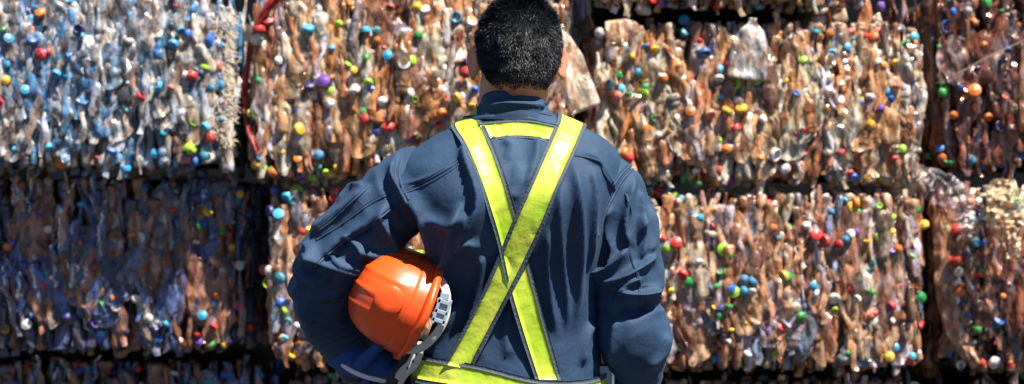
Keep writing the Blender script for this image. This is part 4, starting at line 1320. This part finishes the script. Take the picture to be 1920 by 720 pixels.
for x, y, c_ in ((1556, 64, 'orange'), (1578, 66, 'white'), (1594, 62, 'red'), (1600, 75, 'sky'), (1638, 68, 'orange'), (1226, 84, 'red'), (1212, 90, 'sky'), (1228, 94, 'yellow'), (1283, 38, 'sky'), (1340, 54, 'green'), (1348, 56, 'sky'), (1320, 99, 'blue'), (1348, 131, 'sky'), (1348, 148, 'white'), (1142, 159, 'sky'), (1210, 164, 'green'), (1206, 176, 'lime'), (1180, 175, 'green'), (1295, 209, 'orange'), (1212, 242, 'orange'), (1379, 240, 'red'), (1285, 334, 'green'), (1342, 338, 'yellow'), (1362, 336, 'purple'), (1348, 320, 'red'), (1306, 321, 'white'), (1453, 290, 'white'), (1472, 316, 'white'), (1666, 174, 'sky'), (1644, 116, 'white'), (1625, 112, 'sky'), (1692, 279, 'lime'), (1674, 243, 'salmon'), (1677, 298, 'red'), (1575, 285, 'red'), (1565, 304, 'white'), (1505, 112, 'lime'), (1378, 155, 'lime'), (1653, 328, 'purple')):
    capat(B3, x, y, 5.64, c_, (rf.normal() * .5, -1, rf.normal() * .5), 1.2)
# cord across the upper right bale
e = MB(); e.tube([px(1756, 156, 5.96), px(1790, 142, 5.90), px(1855, 106, 5.88), px(1990, 44, 5.88)], .0022, 6, n=30)
e.build('cord', simple('cord', (.26, .21, .17), .8, .2), B4)
for x, y, c_ in ((1742, 293, 'green'), (1766, 297, 'orange'), (1845, 85, 'orange'), (1775, 50, 'blue'), (1851, 4, 'green'), (1827, 170, 'orange'), (1853, 220, 'orange'), (1821, 300, 'sky'), (1762, 278, 'blue'), (1815, 20, 'white')):
    capat(B4, x, y, 6.13, c_, (rf.normal() * .5, -1, rf.normal() * .5), 1.2)
# right edge bale: smooth band, film sheet, torn bag
sheet(C4, [(1790, 372), (1776, 430), (1774, 500), (1782, 570), (1800, 632), (1836, 684)], [46, 50, 44, 46, 40, 26], 5.93, 'plastic_band', M_FILM2, (.80, .52, .36), .010, 5, n=50)
sheet(C4, [(1704, 330), (1745, 344), (1785, 366), (1822, 392)], [44, 62, 58, 34], 5.84, 'film_sheet', M_FILM, (.70, .66, .72), .03, 9, n=40)
sheet(C4, [(1884, 336), (1882, 370), (1886, 410), (1890, 446), (1897, 484)], [44, 66, 74, 48, 34], 5.82, 'torn_bag', M_FILM2, (.95, .84, .60), .05, 12, n=50, m=22)
sheet(C4, [(1806, 398), (1816, 425), (1818, 452)], [34, 40, 22], 5.84, 'torn_bag', M_FILM2, (.95, .95, .95), .03, 15, n=24)
for x, y, c_ in ((1791, 487, 'red'), (1797, 510, 'white'), (1794, 529, 'white'), (1800, 547, 'orange'), (1790, 562, 'white'), (1791, 428, 'red'), (1818, 380, 'orange'), (1836, 378, 'white'), (1822, 412, 'sky'), (1835, 405, 'blue'), (1830, 454, 'sky'), (1788, 610, 'red'), (1865, 680, 'white'), (1846, 686, 'salmon'), (1872, 602, 'blue'), (1905, 374, 'green'), (1915, 390, 'sky')):
    capat(C4, x, y, 5.80, c_, (rf.normal() * .4, -1, rf.normal() * .4), 1.25)
for i in range(9):
    pet(C4, 1815 + i * 16, 378 + rf.uniform(-6, 10), 1840 + i * 16, 356 + rf.uniform(-8, 10), 28, 5.86, (.95, .86, .72), rf.randint(26))
for x, y, c_ in ((516, 356, 'blue'), (538, 368, 'sky'), (556, 360, 'lime'), (522, 402, 'sky'), (508, 508, 'white'), (505, 530, 'lime'), (524, 522, 'teal'), (533, 584, 'lime'), (497, 505, 'red'), (527, 568, 'blue'), (632, 362, 'red'), (626, 372, 'red')):
    capat(C2, x, y, 5.66, c_, (rf.normal() * .5, -1, rf.normal() * .5), 1.3)
pet(C2, 512, 500, 524, 415, 46, 5.66, (.90, .86, .84), 27)
for x, y, c_ in ((1218, 350, 'white'), (1236, 362, 'red'), (1266, 368, 'lime'), (1252, 466, 'lime'), (1268, 455, 'red'), (1448, 376, 'red'), (1454, 374, 'red'), (1440, 386, 'red'), (1448, 428, 'orange'), (1357, 468, 'lime'), (1353, 510, 'green'), (1408, 545, 'white'), (1395, 524, 'sky'), (1412, 527, 'sky'), (1376, 547, 'lime'), (1468, 519, 'yellow'), (1478, 521, 'green'), (1502, 594, 'green'), (1551, 374, 'white'), (1604, 381, 'orange'), (1625, 380, 'white'), (1572, 458, 'red'), (1586, 449, 'sky'), (1630, 495, 'teal'), (1596, 543, 'red'), (1530, 440, 'red'), (1546, 452, 'red'), (1525, 537, 'sky'), (1733, 421, 'yellow'), (1579, 693, 'red'), (1621, 690, 'red'), (1576, 672, 'teal'), (1480, 652, 'white'), (1421, 650, 'sky'), (1272, 672, 'red'), (1673, 408, 'lime'), (1670, 575, 'red'), (1564, 560, 'white'), (1684, 467, 'orange')):
    capat(C3, x, y, 5.65, c_, (rf.normal() * .5, -1, rf.normal() * .5), 1.2)
pet(C3, 1302, 560, 1315, 400, 56, 5.66, (.84, .70, .54), 28); pet(C3, 1350, 450, 1372, 380, 62, 5.66, (.80, .66, .56), 26)
pet(C3, 1610, 600, 1622, 470, 52, 5.66, (.92, .82, .66), 27); pet(C3, 1524, 420, 1530, 360, 56, 5.66, (.72, .70, .66), 29)
for x, y, c_ in ((450, 364, 'yellow'), (450, 498, 'white'), (446, 573, 'pink'), (265, 445, 'white'), (325, 392, 'red'), (254, 560, 'white'), (218, 576, 'white'), (90, 430, 'white'), (118, 446, 'white'), (180, 607, 'purple'), (10, 618, 'yellow'), (14, 462, 'orange'), (45, 495, 'blue'), (470, 614, 'red'), (400, 614, 'red'), (380, 592, 'sky'), (422, 646, 'yellow'), (50, 608, 'white'), (376, 424, 'green'), (390, 396, 'yellow')):
    capat(C1, x, y, 6.00, c_, (rf.normal() * .5, -1, rf.normal() * .5), 1.15)
